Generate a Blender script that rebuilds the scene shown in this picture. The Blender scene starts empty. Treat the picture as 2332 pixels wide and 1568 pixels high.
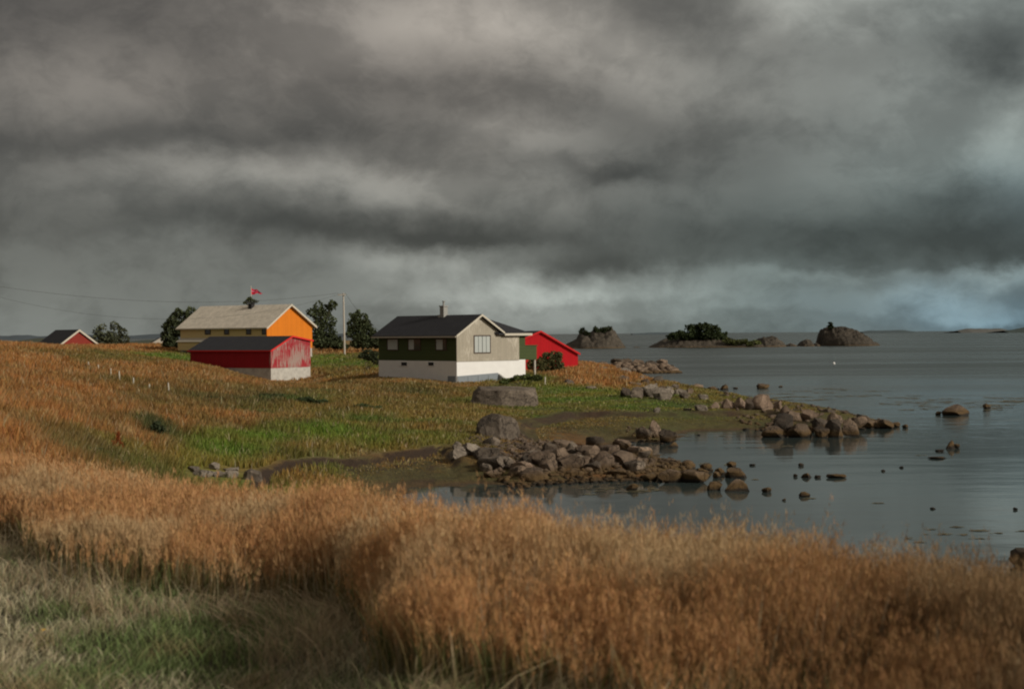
import bpy, bmesh, math, random
import numpy as np
from mathutils import Vector, Matrix, noise as mnoise

# ------------------------------------------------------------------ camera, world, sun, exposure
S = bpy.context.scene
COL = S.collection
EYE = 5.5
F = 2332 * 50 / 36.0                     # focal length in units of the 2332 wide picture
PITCH = math.atan((784 - 760.8) / F)
ROLL = -0.0078
cam_d = bpy.data.cameras.new('camera'); cam = bpy.data.objects.new('camera', cam_d); COL.objects.link(cam)
cam_d.lens = 50; cam_d.sensor_width = 36; cam_d.clip_start = 0.1; cam_d.clip_end = 60000
CM = Matrix.Rotation(math.pi / 2 - PITCH, 4, 'X') @ Matrix.Rotation(ROLL, 4, 'Z')
cam.matrix_world = Matrix.Translation((0, 0, EYE)) @ CM
cam_d.dof.use_dof = True; cam_d.dof.focus_distance = 90; cam_d.dof.aperture_fstop = 2.6
S.camera = cam
S.view_settings.view_transform = 'Standard'; S.view_settings.look = 'None'
S.view_settings.exposure = 0.65; S.view_settings.gamma = 1
S.render.engine = 'CYCLES'
S.cycles.use_denoising = True
S.cycles.filter_width = 2.1
S.cycles.max_bounces = 6; S.cycles.transparent_max_bounces = 8; S.cycles.diffuse_bounces = 3
S.cycles.glossy_bounces = 3; S.cycles.transmission_bounces = 3

SUN_AZ = math.radians(118)               # clockwise from the viewing direction: to the right and behind
SUN_EL = math.radians(24)
sdir = Vector((math.sin(SUN_AZ) * math.cos(SUN_EL), math.cos(SUN_AZ) * math.cos(SUN_EL), math.sin(SUN_EL)))
sun_d = bpy.data.lights.new('sun', 'SUN'); sun_d.energy = 2.3; sun_d.angle = math.radians(7); sun_d.color = (1, .93, .82)
sun = bpy.data.objects.new('sun', sun_d); COL.objects.link(sun)
sun.rotation_euler = (-sdir).to_track_quat('-Z', 'Y').to_euler()


class NT:
    """small helper to wire nodes"""
    def __init__(s, tree):
        s.t = tree; tree.nodes.clear()
    def node(s, typ, **kw):
        n = s.t.nodes.new(typ)
        for k, v in kw.items(): setattr(n, k, v)
        return n
    def put(s, sock, v):
        if hasattr(v, 'links') or isinstance(v, bpy.types.NodeSocket): s.t.links.new(v, sock)
        else: sock.default_value = v
    def m(s, op, a, b=None, c=None, clamp=False):
        n = s.node('ShaderNodeMath', operation=op, use_clamp=clamp)
        for i, v in enumerate((a, b, c)):
            if v is not None: s.put(n.inputs[i], v)
        return n.outputs[0]
    def v(s, op, a, b=None, c=None):
        n = s.node('ShaderNodeVectorMath', operation=op)
        for i, v in enumerate((a, b, c)):
            if v is not None: s.put(n.inputs[i], v)
        return n.outputs['Value'] if op in ('DOT_PRODUCT', 'LENGTH') else n.outputs[0]
    def mix(s, f, a, b, typ='MIX'):
        n = s.node('ShaderNodeMix', data_type='RGBA', blend_type=typ)
        s.put(n.inputs[0], f)
        s.put(n.inputs[6], a if not isinstance(a, tuple) else (*a[:3], 1))
        s.put(n.inputs[7], b if not isinstance(b, tuple) else (*b[:3], 1))
        return n.outputs[2]
    def noise(s, vec, scale, detail=4, rough=.55, dist=0, color=False):
        n = s.node('ShaderNodeTexNoise')
        if vec is not None: s.put(n.inputs['Vector'], vec)
        n.inputs['Scale'].default_value = scale; n.inputs['Detail'].default_value = detail
        n.inputs['Roughness'].default_value = rough; n.inputs['Distortion'].default_value = dist
        return n.outputs['Color' if color else 'Fac']
    def rng(s, x, a, b, c=0., d=1., smooth=True):
        n = s.node('ShaderNodeMapRange', interpolation_type='SMOOTHSTEP' if smooth else 'LINEAR')
        s.put(n.inputs[0], x)
        for i, q in enumerate((a, b, c, d)): n.inputs[i + 1].default_value = q
        return n.outputs[0]
    def comb(s, x, y, z=0.):
        n = s.node('ShaderNodeCombineXYZ')
        for i, q in enumerate((x, y, z)): s.put(n.inputs[i], q)
        return n.outputs[0]
    def sep(s, v):
        n = s.node('ShaderNodeSeparateXYZ'); s.put(n.inputs[0], v); return n.outputs


def build_world():
    w = bpy.data.worlds.new('World'); S.world = w; w.use_nodes = True
    n = NT(w.node_tree)
    tc = n.node('ShaderNodeTexCoord').outputs['Generated']
    d = n.v('NORMALIZE', tc)
    X, Y, Z = n.sep(d)
    az = n.m('MULTIPLY', n.m('ARCTAN2', X, Y), F / 1000)
    el = n.m('MULTIPLY', n.m('ARCSINE', Z), F / 1000)
    el = n.m('ABSOLUTE', el)
    p0 = n.comb(az, el)
    # wind-blown cloud edges: warp the layout with noise that is flattened towards the horizon
    flat = n.v('MULTIPLY', d, (1, 1, 1.45))
    flat2 = n.v('MULTIPLY', d, (1, 1, 1.9))
    w1 = n.v('SUBTRACT', n.noise(flat, 5.5, 5, .55, color=True), (.5, .5, .5))
    w2 = n.v('SUBTRACT', n.noise(flat, 20, 5, .6, color=True), (.5, .5, .5))
    p = n.v('ADD', p0, n.v('MULTIPLY', w1, (.20, .17, 0)))
    p = n.v('ADD', p, n.v('MULTIPLY', w2, (.13, .10, 0)))
    # cloud masses: (picture x, picture y, half width, half height, brightness)
    blobs = [
        (150, 60, 420, 110, -.032), (700, 60, 260, 90, .022), (1050, 60, 240, 75, .085), (1230, 110, 130, 60, .035), (1400, 140, 90, 50, .05),
        (1600, 60, 150, 60, -.035), (1850, 30, 200, 60, .125), (2280, 15, 120, 45, .07), (2080, 70, 100, 50, .02), (2240, 170, 90, 85, -.055),
        (2310, 250, 80, 50, .060), (2030, 225, 230, 65, .045), (1500, 200, 200, 45, .035), (850, 230, 300, 80, -.008),
        (230, 215, 200, 55, .030), (330, 350, 420, 45, -.035), (620, 410, 330, 32, .060), (980, 430, 240, 30, .035), (60, 420, 200, 60, -.012),
        (1090, 295, 70, 30, .040), (1180, 330, 150, 36, .040), (1330, 395, 160, 22, -.035), (1420, 415, 110, 18, -.022), (1300, 350, 100, 30, .02),
        (1650, 330, 300, 55, -.020), (1700, 430, 330, 70, -.005), (2080, 370, 190, 70, .048), (2290, 350, 80, 60, .05), (2250, 520, 230, 75, -.042),
        (1750, 560, 380, 42, -.030), (200, 490, 330, 40, -.012), (800, 525, 420, 34, -.045), (1080, 555, 150, 20, -.03),
        (260, 600, 330, 40, .000), (1000, 608, 130, 28, .085), (850, 590, 90, 22, .03), (1320, 610, 220, 22, -.030), (1240, 668, 190, 28, .13), (1380, 690, 190, 14, .05),
        (1000, 680, 130, 24, .03), (1650, 690, 200, 40, .035), (1500, 640, 160, 25, .01), (1960, 705, 90, 26, .0), (2120, 690, 120, 24, .085), (2270, 640, 90, 18, .11), (2250, 720, 130, 14, .05), (1300, 730, 420, 14, .035), (1900, 640, 160, 14, .04),
        (2330, 600, 90, 25, -.02), (2080, 625, 150, 18, -.015), (400, 700, 600, 60, -.008), (2310, 742, 120, 12, -.03), (1500, 742, 500, 9, -.012),
    ]
    acc = n.m('ADD', n.rng(el, 0., .9, .102, .107), n.rng(el, .0, .17, .030, 0.))
    for (x, y, sx, sy, a) in blobs:
        cx = math.atan((x - 1166) / F) * F / 1000; cy = (760.8 - .0078 * (x - 1166) - y) / 1000
        q = n.v('MULTIPLY', n.v('SUBTRACT', p, (cx, cy, 0)), (1000 / sx * .8, 1000 / sy * .8, 0))
        g = n.m('POWER', .3679, n.v('DOT_PRODUCT', q, q))
        acc = n.m('MULTIPLY_ADD', g, a * 1.3, acc)
    # cloud texture
    t1 = n.m('SUBTRACT', n.noise(flat2, 6.5, 8, .55, .3), .5)
    wv_ = n.v('ADD', n.v('MULTIPLY', d, (1, 1, 1.35)), n.v('MULTIPLY', w1, (.10, .10, .10)))
    t2 = n.m('MULTIPLY', n.m('SUBTRACT', n.rng(n.noise(wv_, 13, 8, .62, 0), .38, .62), .5), .36)
    tex = n.m('ADD', n.m('MULTIPLY', t1, .85), n.m('MULTIPLY', t2, .95))
    acc = n.m('MULTIPLY', acc, n.m('ADD', tex, 1.0))
    acc = n.m('MAXIMUM', acc, .04)
    # the cloud deck thins overhead and behind the camera, towards the sun
    high = n.rng(el, .85, 2.4)
    sund = n.v('DOT_PRODUCT', d, tuple(sdir))
    back = n.rng(sund, -.1, 1.0)
    up = n.m('ADD', n.m('MULTIPLY', back, .24), .135)
    open_ = n.m('MULTIPLY', up, n.m('ADD', n.m('MULTIPLY', t1, .9), 1.0))
    side = n.rng(Y, .55, -.1)
    sel = n.m('MAXIMUM', high, side)
    lum = n.m('ADD', n.m('MULTIPLY', acc, n.m('SUBTRACT', 1., sel)), n.m('MULTIPLY', open_, sel))
    # colour: warm grey up left, teal to slate blue low and to the right
    pc = p
    cool = n.m('ADD', n.m('MULTIPLY', n.rng(n.sep(pc)[1], .62, .0), .62), n.m('MULTIPLY', n.rng(n.sep(pc)[0], -.2, 1.25), .75))
    cool = n.m('MULTIPLY', cool, n.m('SUBTRACT', 1., sel), clamp=True)
    tint = n.mix(cool, (1.10, .995, .865), (.84, 1.01, .965))
    bx = n.v('MULTIPLY', n.v('SUBTRACT', p, (1.12, .02, 0)), (2.6, 11, 0))
    bl = n.m('POWER', .3679, n.v('DOT_PRODUCT', bx, bx))
    bx2 = n.v('MULTIPLY', n.v('SUBTRACT', p, (1.25, .27, 0)), (4.2, 10, 0))
    bl = n.m('ADD', n.m('MULTIPLY', bl, .7), n.m('MULTIPLY', n.m('POWER', .3679, n.v('DOT_PRODUCT', bx2, bx2)), .3), clamp=True)
    tint = n.mix(bl, tint, (.56, .98, 1.25))
    clouds = n.v('SCALE', tint, None)
    sc = clouds.node; n.put(sc.inputs['Scale'], lum)
    sky = n.node('ShaderNodeTexSky', sky_type='NISHITA', sun_disc=False, sun_elevation=SUN_EL, sun_rotation=SUN_AZ)
    b1 = n.node('ShaderNodeBackground'); n.put(b1.inputs[0], sky.outputs[0]); b1.inputs[1].default_value = .05
    b2 = n.node('ShaderNodeBackground'); n.put(b2.inputs[0], clouds); b2.inputs[1].default_value = .86
    ms = n.node('ShaderNodeMixShader'); ms.inputs[0].default_value = .965
    n.t.links.new(b1.outputs[0], ms.inputs[1]); n.t.links.new(b2.outputs[0], ms.inputs[2])
    o = n.node('ShaderNodeOutputWorld'); n.t.links.new(ms.outputs[0], o.inputs[0])
build_world()

# ------------------------------------------------------------------ helpers
R3 = np.array(CM.to_3x3())
rs = np.random.RandomState(7)
random.seed(7)

def ray(px, py):
    d = R3 @ np.array([(px - 1166) / F, -(py - 784) / F, -1.0])
    return d / d[1]                       # advance of one metre along Y
def atz(px, py, z):                       # point of the pixel's ray at height z
    d = ray(px, py); t = (z - EYE) / d[2]; return Vector((d[0] * t, t, z))
def atd(px, py, D):
    d = ray(px, py); return Vector((d[0] * D, D, EYE + d[2] * D))

def tag(o, label=None, cat=None, group=None, kind=None):
    if label: o['label'] = label
    if cat: o['category'] = cat
    if group: o['group'] = group
    if kind: o['kind'] = kind
    return o
def empty(name, loc, rz=0.):
    o = bpy.data.objects.new(name, None); o.location = loc; o.rotation_euler = (0, 0, rz); COL.objects.link(o)
    o.empty_display_size = .3; return o

class MB:
    """collects vertices and faces for one mesh object"""
    def __init__(s): s.v = []; s.f = []; s.mi = []
    def quad(s, pts, m=0):
        i = len(s.v); s.v += [tuple(p) for p in pts]; s.f.append(tuple(range(i, i + len(pts)))); s.mi.append(m)
    def box(s, x0, x1, y0, y1, z0, z1, m=0):
        i = len(s.v)
        s.v += [(x0, y0, z0), (x1, y0, z0), (x1, y1, z0), (x0, y1, z0), (x0, y0, z1), (x1, y0, z1), (x1, y1, z1), (x0, y1, z1)]
        for f in ((0, 3, 2, 1), (4, 5, 6, 7), (0, 1, 5, 4), (1, 2, 6, 5), (2, 3, 7, 6), (3, 0, 4, 7)):
            s.f.append(tuple(i + k for k in f)); s.mi.append(m)
    def prism(s, poly, ext, m=0):         # poly: 3d points, ext: vector
        e = Vector(ext); i = len(s.v); k = len(poly)
        s.v += [tuple(p) for p in poly] + [tuple(Vector(p) + e) for p in poly]
        s.f.append(tuple(range(i, i + k))); s.f.append(tuple(range(i + 2 * k - 1, i + k - 1, -1))); s.mi += [m, m]
        for j in range(k):
            a, b = i + j, i + (j + 1) % k; s.f.append((b, a, a + k, b + k)); s.mi.append(m)
    def tube(s, pts, r, seg=8, m=0, cap=True):
        pts = [Vector(p) for p in pts]; rr = r if isinstance(r, (list, tuple)) else [r] * len(pts)
        base = len(s.v)
        for k, p in enumerate(pts):
            t = (pts[min(k + 1, len(pts) - 1)] - pts[max(k - 1, 0)]).normalized()
            a = t.cross(Vector((0, 0, 1)) if abs(t.z) < .9 else Vector((1, 0, 0))).normalized(); b = t.cross(a)
            for j in range(seg):
                an = 2 * math.pi * j / seg; s.v.append(tuple(p + (a * math.cos(an) + b * math.sin(an)) * rr[k]))
        for k in range(len(pts) - 1):
            for j in range(seg):
                j2 = (j + 1) % seg; s.f.append((base + k * seg + j, base + k * seg + j2, base + (k + 1) * seg + j2, base + (k + 1) * seg + j)); s.mi.append(m)
        if cap:
            s.f.append(tuple(base + j for j in range(seg))[::-1]); s.f.append(tuple(base + (len(pts) - 1) * seg + j for j in range(seg))); s.mi += [m, m]
    def build(s, name, mats, parent=None, smooth=False):
        me = bpy.data.meshes.new(name); me.from_pydata(s.v, [], s.f)
        mats = mats if isinstance(mats, (list, tuple)) else [mats]
        for m in mats: me.materials.append(m)
        me.polygons.foreach_set('material_index', s.mi)
        bm = bmesh.new(); bm.from_mesh(me); bmesh.ops.recalc_face_normals(bm, faces=bm.faces); bm.to_mesh(me); bm.free()
        if smooth: me.polygons.foreach_set('use_smooth', [True] * len(me.polygons))
        o = bpy.data.objects.new(name, me); COL.objects.link(o)
        if parent: o.parent = parent
        return o

def np_mesh(name, verts, faces, mat, cols=None, smooth=False, parent=None):
    """verts (n,3); faces (m,k) all the same size k, or a list of such arrays"""
    fl = faces if isinstance(faces, list) else [faces]
    me = bpy.data.meshes.new(name)
    me.vertices.add(len(verts)); me.vertices.foreach_set('co', np.asarray(verts, np.float32).ravel())
    loops = np.concatenate([f.ravel() for f in fl]); tot = np.concatenate([np.full(len(f), f.shape[1]) for f in fl])
    st = np.concatenate([[0], np.cumsum(tot)[:-1]])
    me.loops.add(len(loops)); me.loops.foreach_set('vertex_index', loops.astype(np.int32))
    me.polygons.add(len(tot)); me.polygons.foreach_set('loop_start', st.astype(np.int32)); me.polygons.foreach_set('loop_total', tot.astype(np.int32))
    if smooth: me.polygons.foreach_set('use_smooth', np.ones(len(tot), bool))
    me.update(calc_edges=True)
    if cols is not None:
        a = me.color_attributes.new('tone', 'FLOAT_COLOR', 'POINT')
        c4 = np.ones((len(verts), 4), np.float32); c4[:, :3] = cols; a.data.foreach_set('color', c4.ravel())
    me.materials.append(mat)
    o = bpy.data.objects.new(name, me); COL.objects.link(o)
    if parent: o.parent = parent
    return o

def vnoise(x, y, seed=0):                 # vectorised value noise
    x = np.asarray(x, float); y = np.asarray(y, float)
    xi = np.floor(x).astype(np.int64); yi = np.floor(y).astype(np.int64); fx = x - xi; fy = y - yi
    fx = fx * fx * (3 - 2 * fx); fy = fy * fy * (3 - 2 * fy)
    def h(a, b):
        v = (a * 374761393 + b * 668265263 + seed * 974634777) & 0xffffffff
        v = ((v ^ (v >> 13)) * 1274126177) & 0xffffffff
        return ((v ^ (v >> 16)) & 0xffff) / 65535.0
    return (h(xi, yi) * (1 - fx) + h(xi + 1, yi) * fx) * (1 - fy) + (h(xi, yi + 1) * (1 - fx) + h(xi + 1, yi + 1) * fx) * fy
def fbm(x, y, oct=4, seed=0):
    a = 0; amp = .5; t = 0
    for k in range(oct):
        a = a + amp * vnoise(x * 2 ** k + 17.3 * k, y * 2 ** k - 9.1 * k, seed + k); t += amp; amp *= .5
    return a / t
def sstep(x, a, b):
    t = np.clip((x - a) / (b - a), 0, 1); return t * t * (3 - 2 * t)
def sdist(x, y, poly):                    # signed distance to a polygon, positive inside
    x = np.asarray(x, float); y = np.asarray(y, float); best = np.full(x.shape, 1e18); ins = np.zeros(x.shape, bool)
    n = len(poly)
    for i in range(n):
        ax, ay = poly[i]; bx, by = poly[(i + 1) % n]; dx, dy = bx - ax, by - ay
        t = np.clip(((x - ax) * dx + (y - ay) * dy) / (dx * dx + dy * dy + 1e-12), 0, 1)
        best = np.minimum(best, (x - ax - t * dx) ** 2 + (y - ay - t * dy) ** 2)
        c = (ay > y) != (by > y)
        with np.errstate(divide='ignore', invalid='ignore'):
            ins ^= c & (x < (bx - ax) * (y - ay) / (by - ay + 1e-15) + ax)
    return np.where(ins, 1, -1) * np.sqrt(best)

# ------------------------------------------------------------------ materials
def mat(name): 
    m = bpy.data.materials.new(name); m.use_nodes = True; n = NT(m.node_tree)
    o = n.node('ShaderNodeOutputMaterial'); b = n.node('ShaderNodeBsdfPrincipled'); n.t.links.new(b.outputs[0], o.inputs[0])
    n.o = o; n.b = b; b.inputs['Roughness'].default_value = .85
    b.inputs['Specular IOR Level'].default_value = .25
    return m, n
def bump(n, h, strength=.4, dist=.05):
    q = n.node('ShaderNodeBump'); q.inputs['Strength'].default_value = strength; q.inputs['Distance'].default_value = dist
    n.put(q.inputs['Height'], h); n.put(n.b.inputs['Normal'], q.outputs[0])
def objco(n): return n.node('ShaderNodeTexCoord').outputs['Object']

def plain(name, col, var=.15, scale=3, rough=.85, bm=.0):
    m, n = mat(name); c = objco(n); f = n.noise(c, scale, 5, .6)
    a = tuple(v * (1 - var) for v in col); b = tuple(min(1, v * (1 + var)) for v in col)
    n.put(n.b.inputs['Base Color'], n.mix(f, a, b)); n.b.inputs['Roughness'].default_value = rough
    if bm: bump(n, n.noise(c, scale * 6, 3), bm, .02)
    return m
def boards(name, col, col2=None, wear=0., axis='H', width=.14, rough=.8, wear_scale=1.1, groove=.5):
    """painted timber boarding; axis H: vertical boards (joints along the wall), V: horizontal boards"""
    m, n = mat(name); c = objco(n); X, Y, Z = n.sep(c)
    u = n.m('ADD', X, Y) if axis == 'H' else Z
    k = n.m('DIVIDE', u, width); fr = n.m('FRACT', k); idn = n.m('FLOOR', k)
    wn = n.node('ShaderNodeTexWhiteNoise', noise_dimensions='1D'); n.put(wn.inputs['W'], idn)
    if axis == 'H': g = n.v('MULTIPLY', c, (9, 9, .9))
    else: g = n.v('MULTIPLY', c, (.9, .9, 9))
    grain = n.noise(g, 1.6, 5, .6)
    tone = n.m('ADD', n.m('MULTIPLY', wn.outputs[0], .22), n.m('MULTIPLY', grain, .35))
    base = n.mix(tone, tuple(v * .72 for v in col), tuple(min(1, v * 1.25) for v in col))
    if col2 is not None:
        st = n.m('ADD', n.m('MULTIPLY', n.noise(g, wear_scale, 6, .65), .6), n.m('MULTIPLY', n.noise(c, .45, 3), .4))
        f = n.rng(st, .62 - wear, .70 - wear)
        base = n.mix(f, base, n.mix(grain, tuple(v * .8 for v in col2), col2))
    edge = n.rng(n.m('ABSOLUTE', n.m('SUBTRACT', fr, .5)), .40, .5)
    base = n.mix(n.m('MULTIPLY', edge, groove), base, tuple(v * .35 for v in col))
    n.put(n.b.inputs['Base Color'], base); n.b.inputs['Roughness'].default_value = rough
    bump(n, n.m('SUBTRACT', n.m('MULTIPLY', grain, .3), edge), .5, .015)
    return m
def tiles(name, col, pitch=.33, rough=.7, corrug=False):
    m, n = mat(name); c = objco(n); X, Y, Z = n.sep(c)
    row = n.m('FRACT', n.m('DIVIDE', Z, pitch * .5)); wv = n.m('SINE', n.m('MULTIPLY', n.m('ADD', X, Y), 2 * math.pi / .25))
    st = n.noise(c, 1.3, 6, .65); st2 = n.noise(c, 9, 3)
    st = n.m('ADD', n.m('MULTIPLY', st, .6), n.m('MULTIPLY', n.noise(n.v('MULTIPLY', c, (.6, 4, .6)), 1.2, 5, .7), .4))
    base = n.mix(n.rng(n.m('MULTIPLY', n.m('ADD', st, st2), .5), .3, .7), tuple(v * .6 for v in col), tuple(min(1, v * 1.4) for v in col))
    n.put(n.b.inputs['Base Color'], base); n.b.inputs['Roughness'].default_value = rough
    bump(n, n.m('ADD', n.m('MULTIPLY', row, .0 if corrug else .7), n.m('MULTIPLY', wv, .3)), .5, .03)
    return m

M = {}
M['green'] = boards('green_boarding', (.050, .068, .022), axis='V', width=.16)
M['greylap'] = boards('weathered_grey_boarding', (.33, .295, .23), (.50, .455, .37), .10, axis='H', width=.13, wear_scale=2)
M['white'] = plain('white_render', (.62, .61, .585), .10, 1.2, .85, .3)
M['trim'] = plain('white_trim', (.44, .405, .33), .12, 4)
M['trimgrey'] = plain('grey_trim', (.34, .31, .25), .2, 4)
M['darkroof'] = tiles('dark_roof_tiles', (.020, .020, .023))
M['paleroof'] = tiles('pale_corrugated_roof', (.47, .42, .34), rough=.85, corrug=True)
M['redA'] = boards('deep_red_boarding', (.27, .006, .012), axis='H', width=.18, groove=.25)
M['redworn'] = boards('worn_red_boarding', (.30, .018, .026), (.31, .225, .19), .15, axis='H', width=.16, wear_scale=.9)
M['redB'] = boards('bright_red_boarding', (.48, .005, .010), axis='H', width=.18, groove=.2)
M['redfar'] = boards('brick_red_boarding', (.21, .025, .015), axis='H', width=.18, groove=.2)
M['redtrim'] = plain('red_trim', (.50, .02, .02), .1)
M['orange'] = boards('orange_boarding', (.62, .175, .009), axis='H', width=.16, groove=.15)
M['ochre'] = boards('ochre_boarding', (.60, .47, .23), (.72, .60, .36), .03, axis='V', width=.2, groove=.4)
M['stonewhite'] = plain('whitewashed_stone', (.36, .34, .30), .55, 2.2, .9, .8)
M['dark'] = plain('dark_opening', (.02, .02, .02), .2)
M['curtain'] = plain('pale_curtain', (.34, .36, .34), .08, 6)
M['brownframe'] = plain('dark_window_frame', (.055, .035, .025), .2)
M['concrete'] = plain('grey_concrete', (.25, .245, .225), .25, 2, .9, .4)
M['slate'] = plain('slate_blue_door_paint', (.17, .19, .205), .15, 3)
M['timber'] = plain('weathered_timber', (.36, .33, .28), .25, 5)
M['rust'] = plain('rusty_brown', (.26, .07, .02), .3, 6)
M['cable'] = plain('cable_black', (.05, .05, .05), .1)
M['bark'] = plain('bark', (.07, .055, .04), .3, 5)
M['stake'] = plain('pale_stake', (.40, .37, .30), .2, 5)
def glass(name, tint):
    m, n = mat(name); n.put(n.b.inputs['Base Color'], (*tint, 1)); n.b.inputs['Roughness'].default_value = .08
    n.b.inputs['Specular IOR Level'].default_value = .6; return m
M['glass'] = glass('window_glass', (.03, .032, .034))

def attr_mat(name, transl=.3, noise_amt=.25, sc=1.5, rough=.8):
    m, n = mat(name); a = n.node('ShaderNodeAttribute', attribute_name='tone').outputs['Color']
    n.put(n.b.inputs['Base Color'], a); n.b.inputs['Roughness'].default_value = rough; n.b.inputs['Specular IOR Level'].default_value = .15
    if transl:
        t = n.node('ShaderNodeBsdfTranslucent'); n.put(t.inputs[0], a); ms = n.node('ShaderNodeMixShader'); ms.inputs[0].default_value = transl
        n.t.links.new(n.b.outputs[0], ms.inputs[1]); n.t.links.new(t.outputs[0], ms.inputs[2]); n.t.links.new(ms.outputs[0], n.o.inputs[0])
    return m
M['grass'] = attr_mat('grass_blades')
M['leaf'] = attr_mat('leaf', .2)

def ground_mat():
    m, n = mat('ground_soil_and_thatch'); a = n.node('ShaderNodeAttribute', attribute_name='tone').outputs['Color']
    g = n.node('ShaderNodeNewGeometry').outputs['Position']
    f = n.noise(g, 2.6, 6, .65); f2 = n.noise(g, 14, 4, .6)
    k = n.m('ADD', n.m('MULTIPLY', f, .9), n.m('MULTIPLY', f2, .7))
    k = n.rng(k, .35, 1.25, .45, 1.45)
    c = n.v('SCALE', a); n.put(c.node.inputs['Scale'], k)
    z = n.sep(g)[2]
    steep = n.sep(n.node('ShaderNodeNewGeometry').outputs['True Normal'])[2]
    peat = n.rng(steep, .93, .80)
    peat = n.m('MULTIPLY', peat, n.rng(z, 1.2, .8))
    c = n.mix(peat, c, (.030, .018, .010))
    wet = n.rng(n.m('ADD', z, n.m('MULTIPLY', f, .16)), .21, .10)
    c = n.mix(wet, c, n.mix(f2, (.030, .020, .010), (.10, .062, .025)))
    n.put(n.b.inputs['Base Color'], c)
    bump(n, n.m('ADD', f, n.m('MULTIPLY', f2, .6)), .9, .12)
    return m
M['ground'] = ground_mat()

def rock_mat(name, ca, cb, low=True):
    m, n = mat(name); c = objco(n); g = n.node('ShaderNodeNewGeometry').outputs['Position']
    rnd = n.node('ShaderNodeObjectInfo').outputs['Random']
    big = n.noise(g, .9, 5, .6); fine = n.noise(g, 7, 6, .7); grit = n.noise(g, 30, 3, .6)
    f = n.rng(n.m('ADD', n.m('MULTIPLY', big, .55), n.m('MULTIPLY', fine, .5)), .35, .72)
    col = n.mix(f, ca, cb)
    hs = n.node('ShaderNodeHueSaturation'); n.put(hs.inputs['Color'], col); n.put(hs.inputs['Value'], n.rng(rnd, 0, 1, .72, 1.25, False)); col = hs.outputs[0]
    lich = n.rng(n.noise(g, 3.2, 6, .75), .60, .68); col = n.mix(n.m('MULTIPLY', lich, .5), col, tuple(v * .35 for v in ca))
    crack = n.node('ShaderNodeTexVoronoi', feature='DISTANCE_TO_EDGE'); n.put(crack.inputs['Vector'], n.v('ADD', g, n.v('SCALE', n.noise(g, 2, 3, color=True)))); crack.inputs['Scale'].default_value = .9
    ck = n.rng(crack.outputs['Distance'], .03, .0); col = n.mix(n.m('MULTIPLY', ck, .5), col, (.03, .025, .02))
    if low:
        z = n.m('ADD', n.sep(g)[2], n.m('MULTIPLY', n.m('SUBTRACT', big, .5), .5))
        w = n.rng(z, .50, .18); col = n.mix(w, col, n.mix(fine, (.035, .022, .010), (.13, .078, .028)))
        w2 = n.rng(z, .14, .04); col = n.mix(w2, col, (.018, .013, .008))
    n.put(n.b.inputs['Base Color'], col); n.b.inputs['Roughness'].default_value = .8
    bump(n, n.m('SUBTRACT', n.m('ADD', fine, n.m('MULTIPLY', grit, .35)), n.m('MULTIPLY', ck, .6)), .9, .10)
    return m
M['rock_grey'] = rock_mat('grey_granite', (.075, .058, .043), (.20, .16, .12))
M['rock_pale'] = rock_mat('pale_granite', (.115, .095, .073), (.26, .218, .172))
M['rock_brown'] = rock_mat('brown_granite', (.065, .045, .030), (.19, .135, .092))
M['rock_dark'] = rock_mat('dark_granite', (.03, .024, .018), (.10, .074, .052))
M['rock_pink'] = rock_mat('pinkish_granite', (.11, .075, .050), (.25, .18, .128))
M['islet'] = rock_mat('islet_rock', (.022, .019, .014), (.115, .092, .066))

# ------------------------------------------------------------------ terrain
NB = np.array([.742, .669])
def qdist(x, y): return (x + .15) * NB[0] + (y - 7.3) * NB[1]       # distance beyond the edge of the mown verge

def qeff(x, y): return qdist(x, y) - 1.25 * sstep(-x / np.maximum(y, 1), .03, .16)

CP = []   # terrain heights: (picture x, picture y, height) or with a distance given instead
def cz(px, py, z): p = atz(px, py, z); CP.append((p.x / p.y, math.log(p.y), z))
def cd(px, py, D): p = atd(px, py, D); CP.append((p.x / p.y, math.log(D), p.z))
for a in [(850, 1060, .55), (1000, 1080, .35), (700, 1062, .7), (1000, 1020, .75), (600, 1000, 1.1), (800, 980, 1.0), (1000, 960, .95), (500, 1072, .9),
          (400, 1060, 1.2), (1150, 1000, .65), (1150, 930, .8), (1400, 930, .75), (1400, 970, .5), (1600, 950, .5), (1700, 950, .5), (1500, 905, .75), (1400, 890, .9),
          (1300, 872, 1.3), (1290, 852, 1.6), (1360, 850, 1.1), (850, 900, 1.2), (700, 900, 1.3), (500, 920, 1.6), (300, 950, 2.0), (100, 1000, 2.4),
          (0, 1050, 2.7), (300, 1050, 1.6), (-200, 1050, 3.0), (-200, 900, 3.3), (0, 900, 2.9), (200, 880, 2.65), (1180, 1040, .5), (1350, 1050, .4)]: cz(*a)
for a in [(1040, 878, 126), (863, 860, 133), (1180, 870, 127), (950, 870, 127), (1120, 877, 125), (1200, 862, 133), (1320, 836, 180), (1200, 850, 176), (0, 797, 120), (-200, 790, 120), (200, 804, 130),
          (330, 822, 135), (432, 834, 140), (530, 856, 141), (620, 876, 145), (705, 876, 150), (350, 812, 172), (400, 795, 205), (100, 790, 230),
          (750, 832, 165), (786, 814, 186), (750, 796, 230), (830, 812, 170), (0, 786, 260), (-250, 782, 260), (1000, 850, 150), (1000, 820, 190), (300, 787, 255)]: cd(*a)
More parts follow.
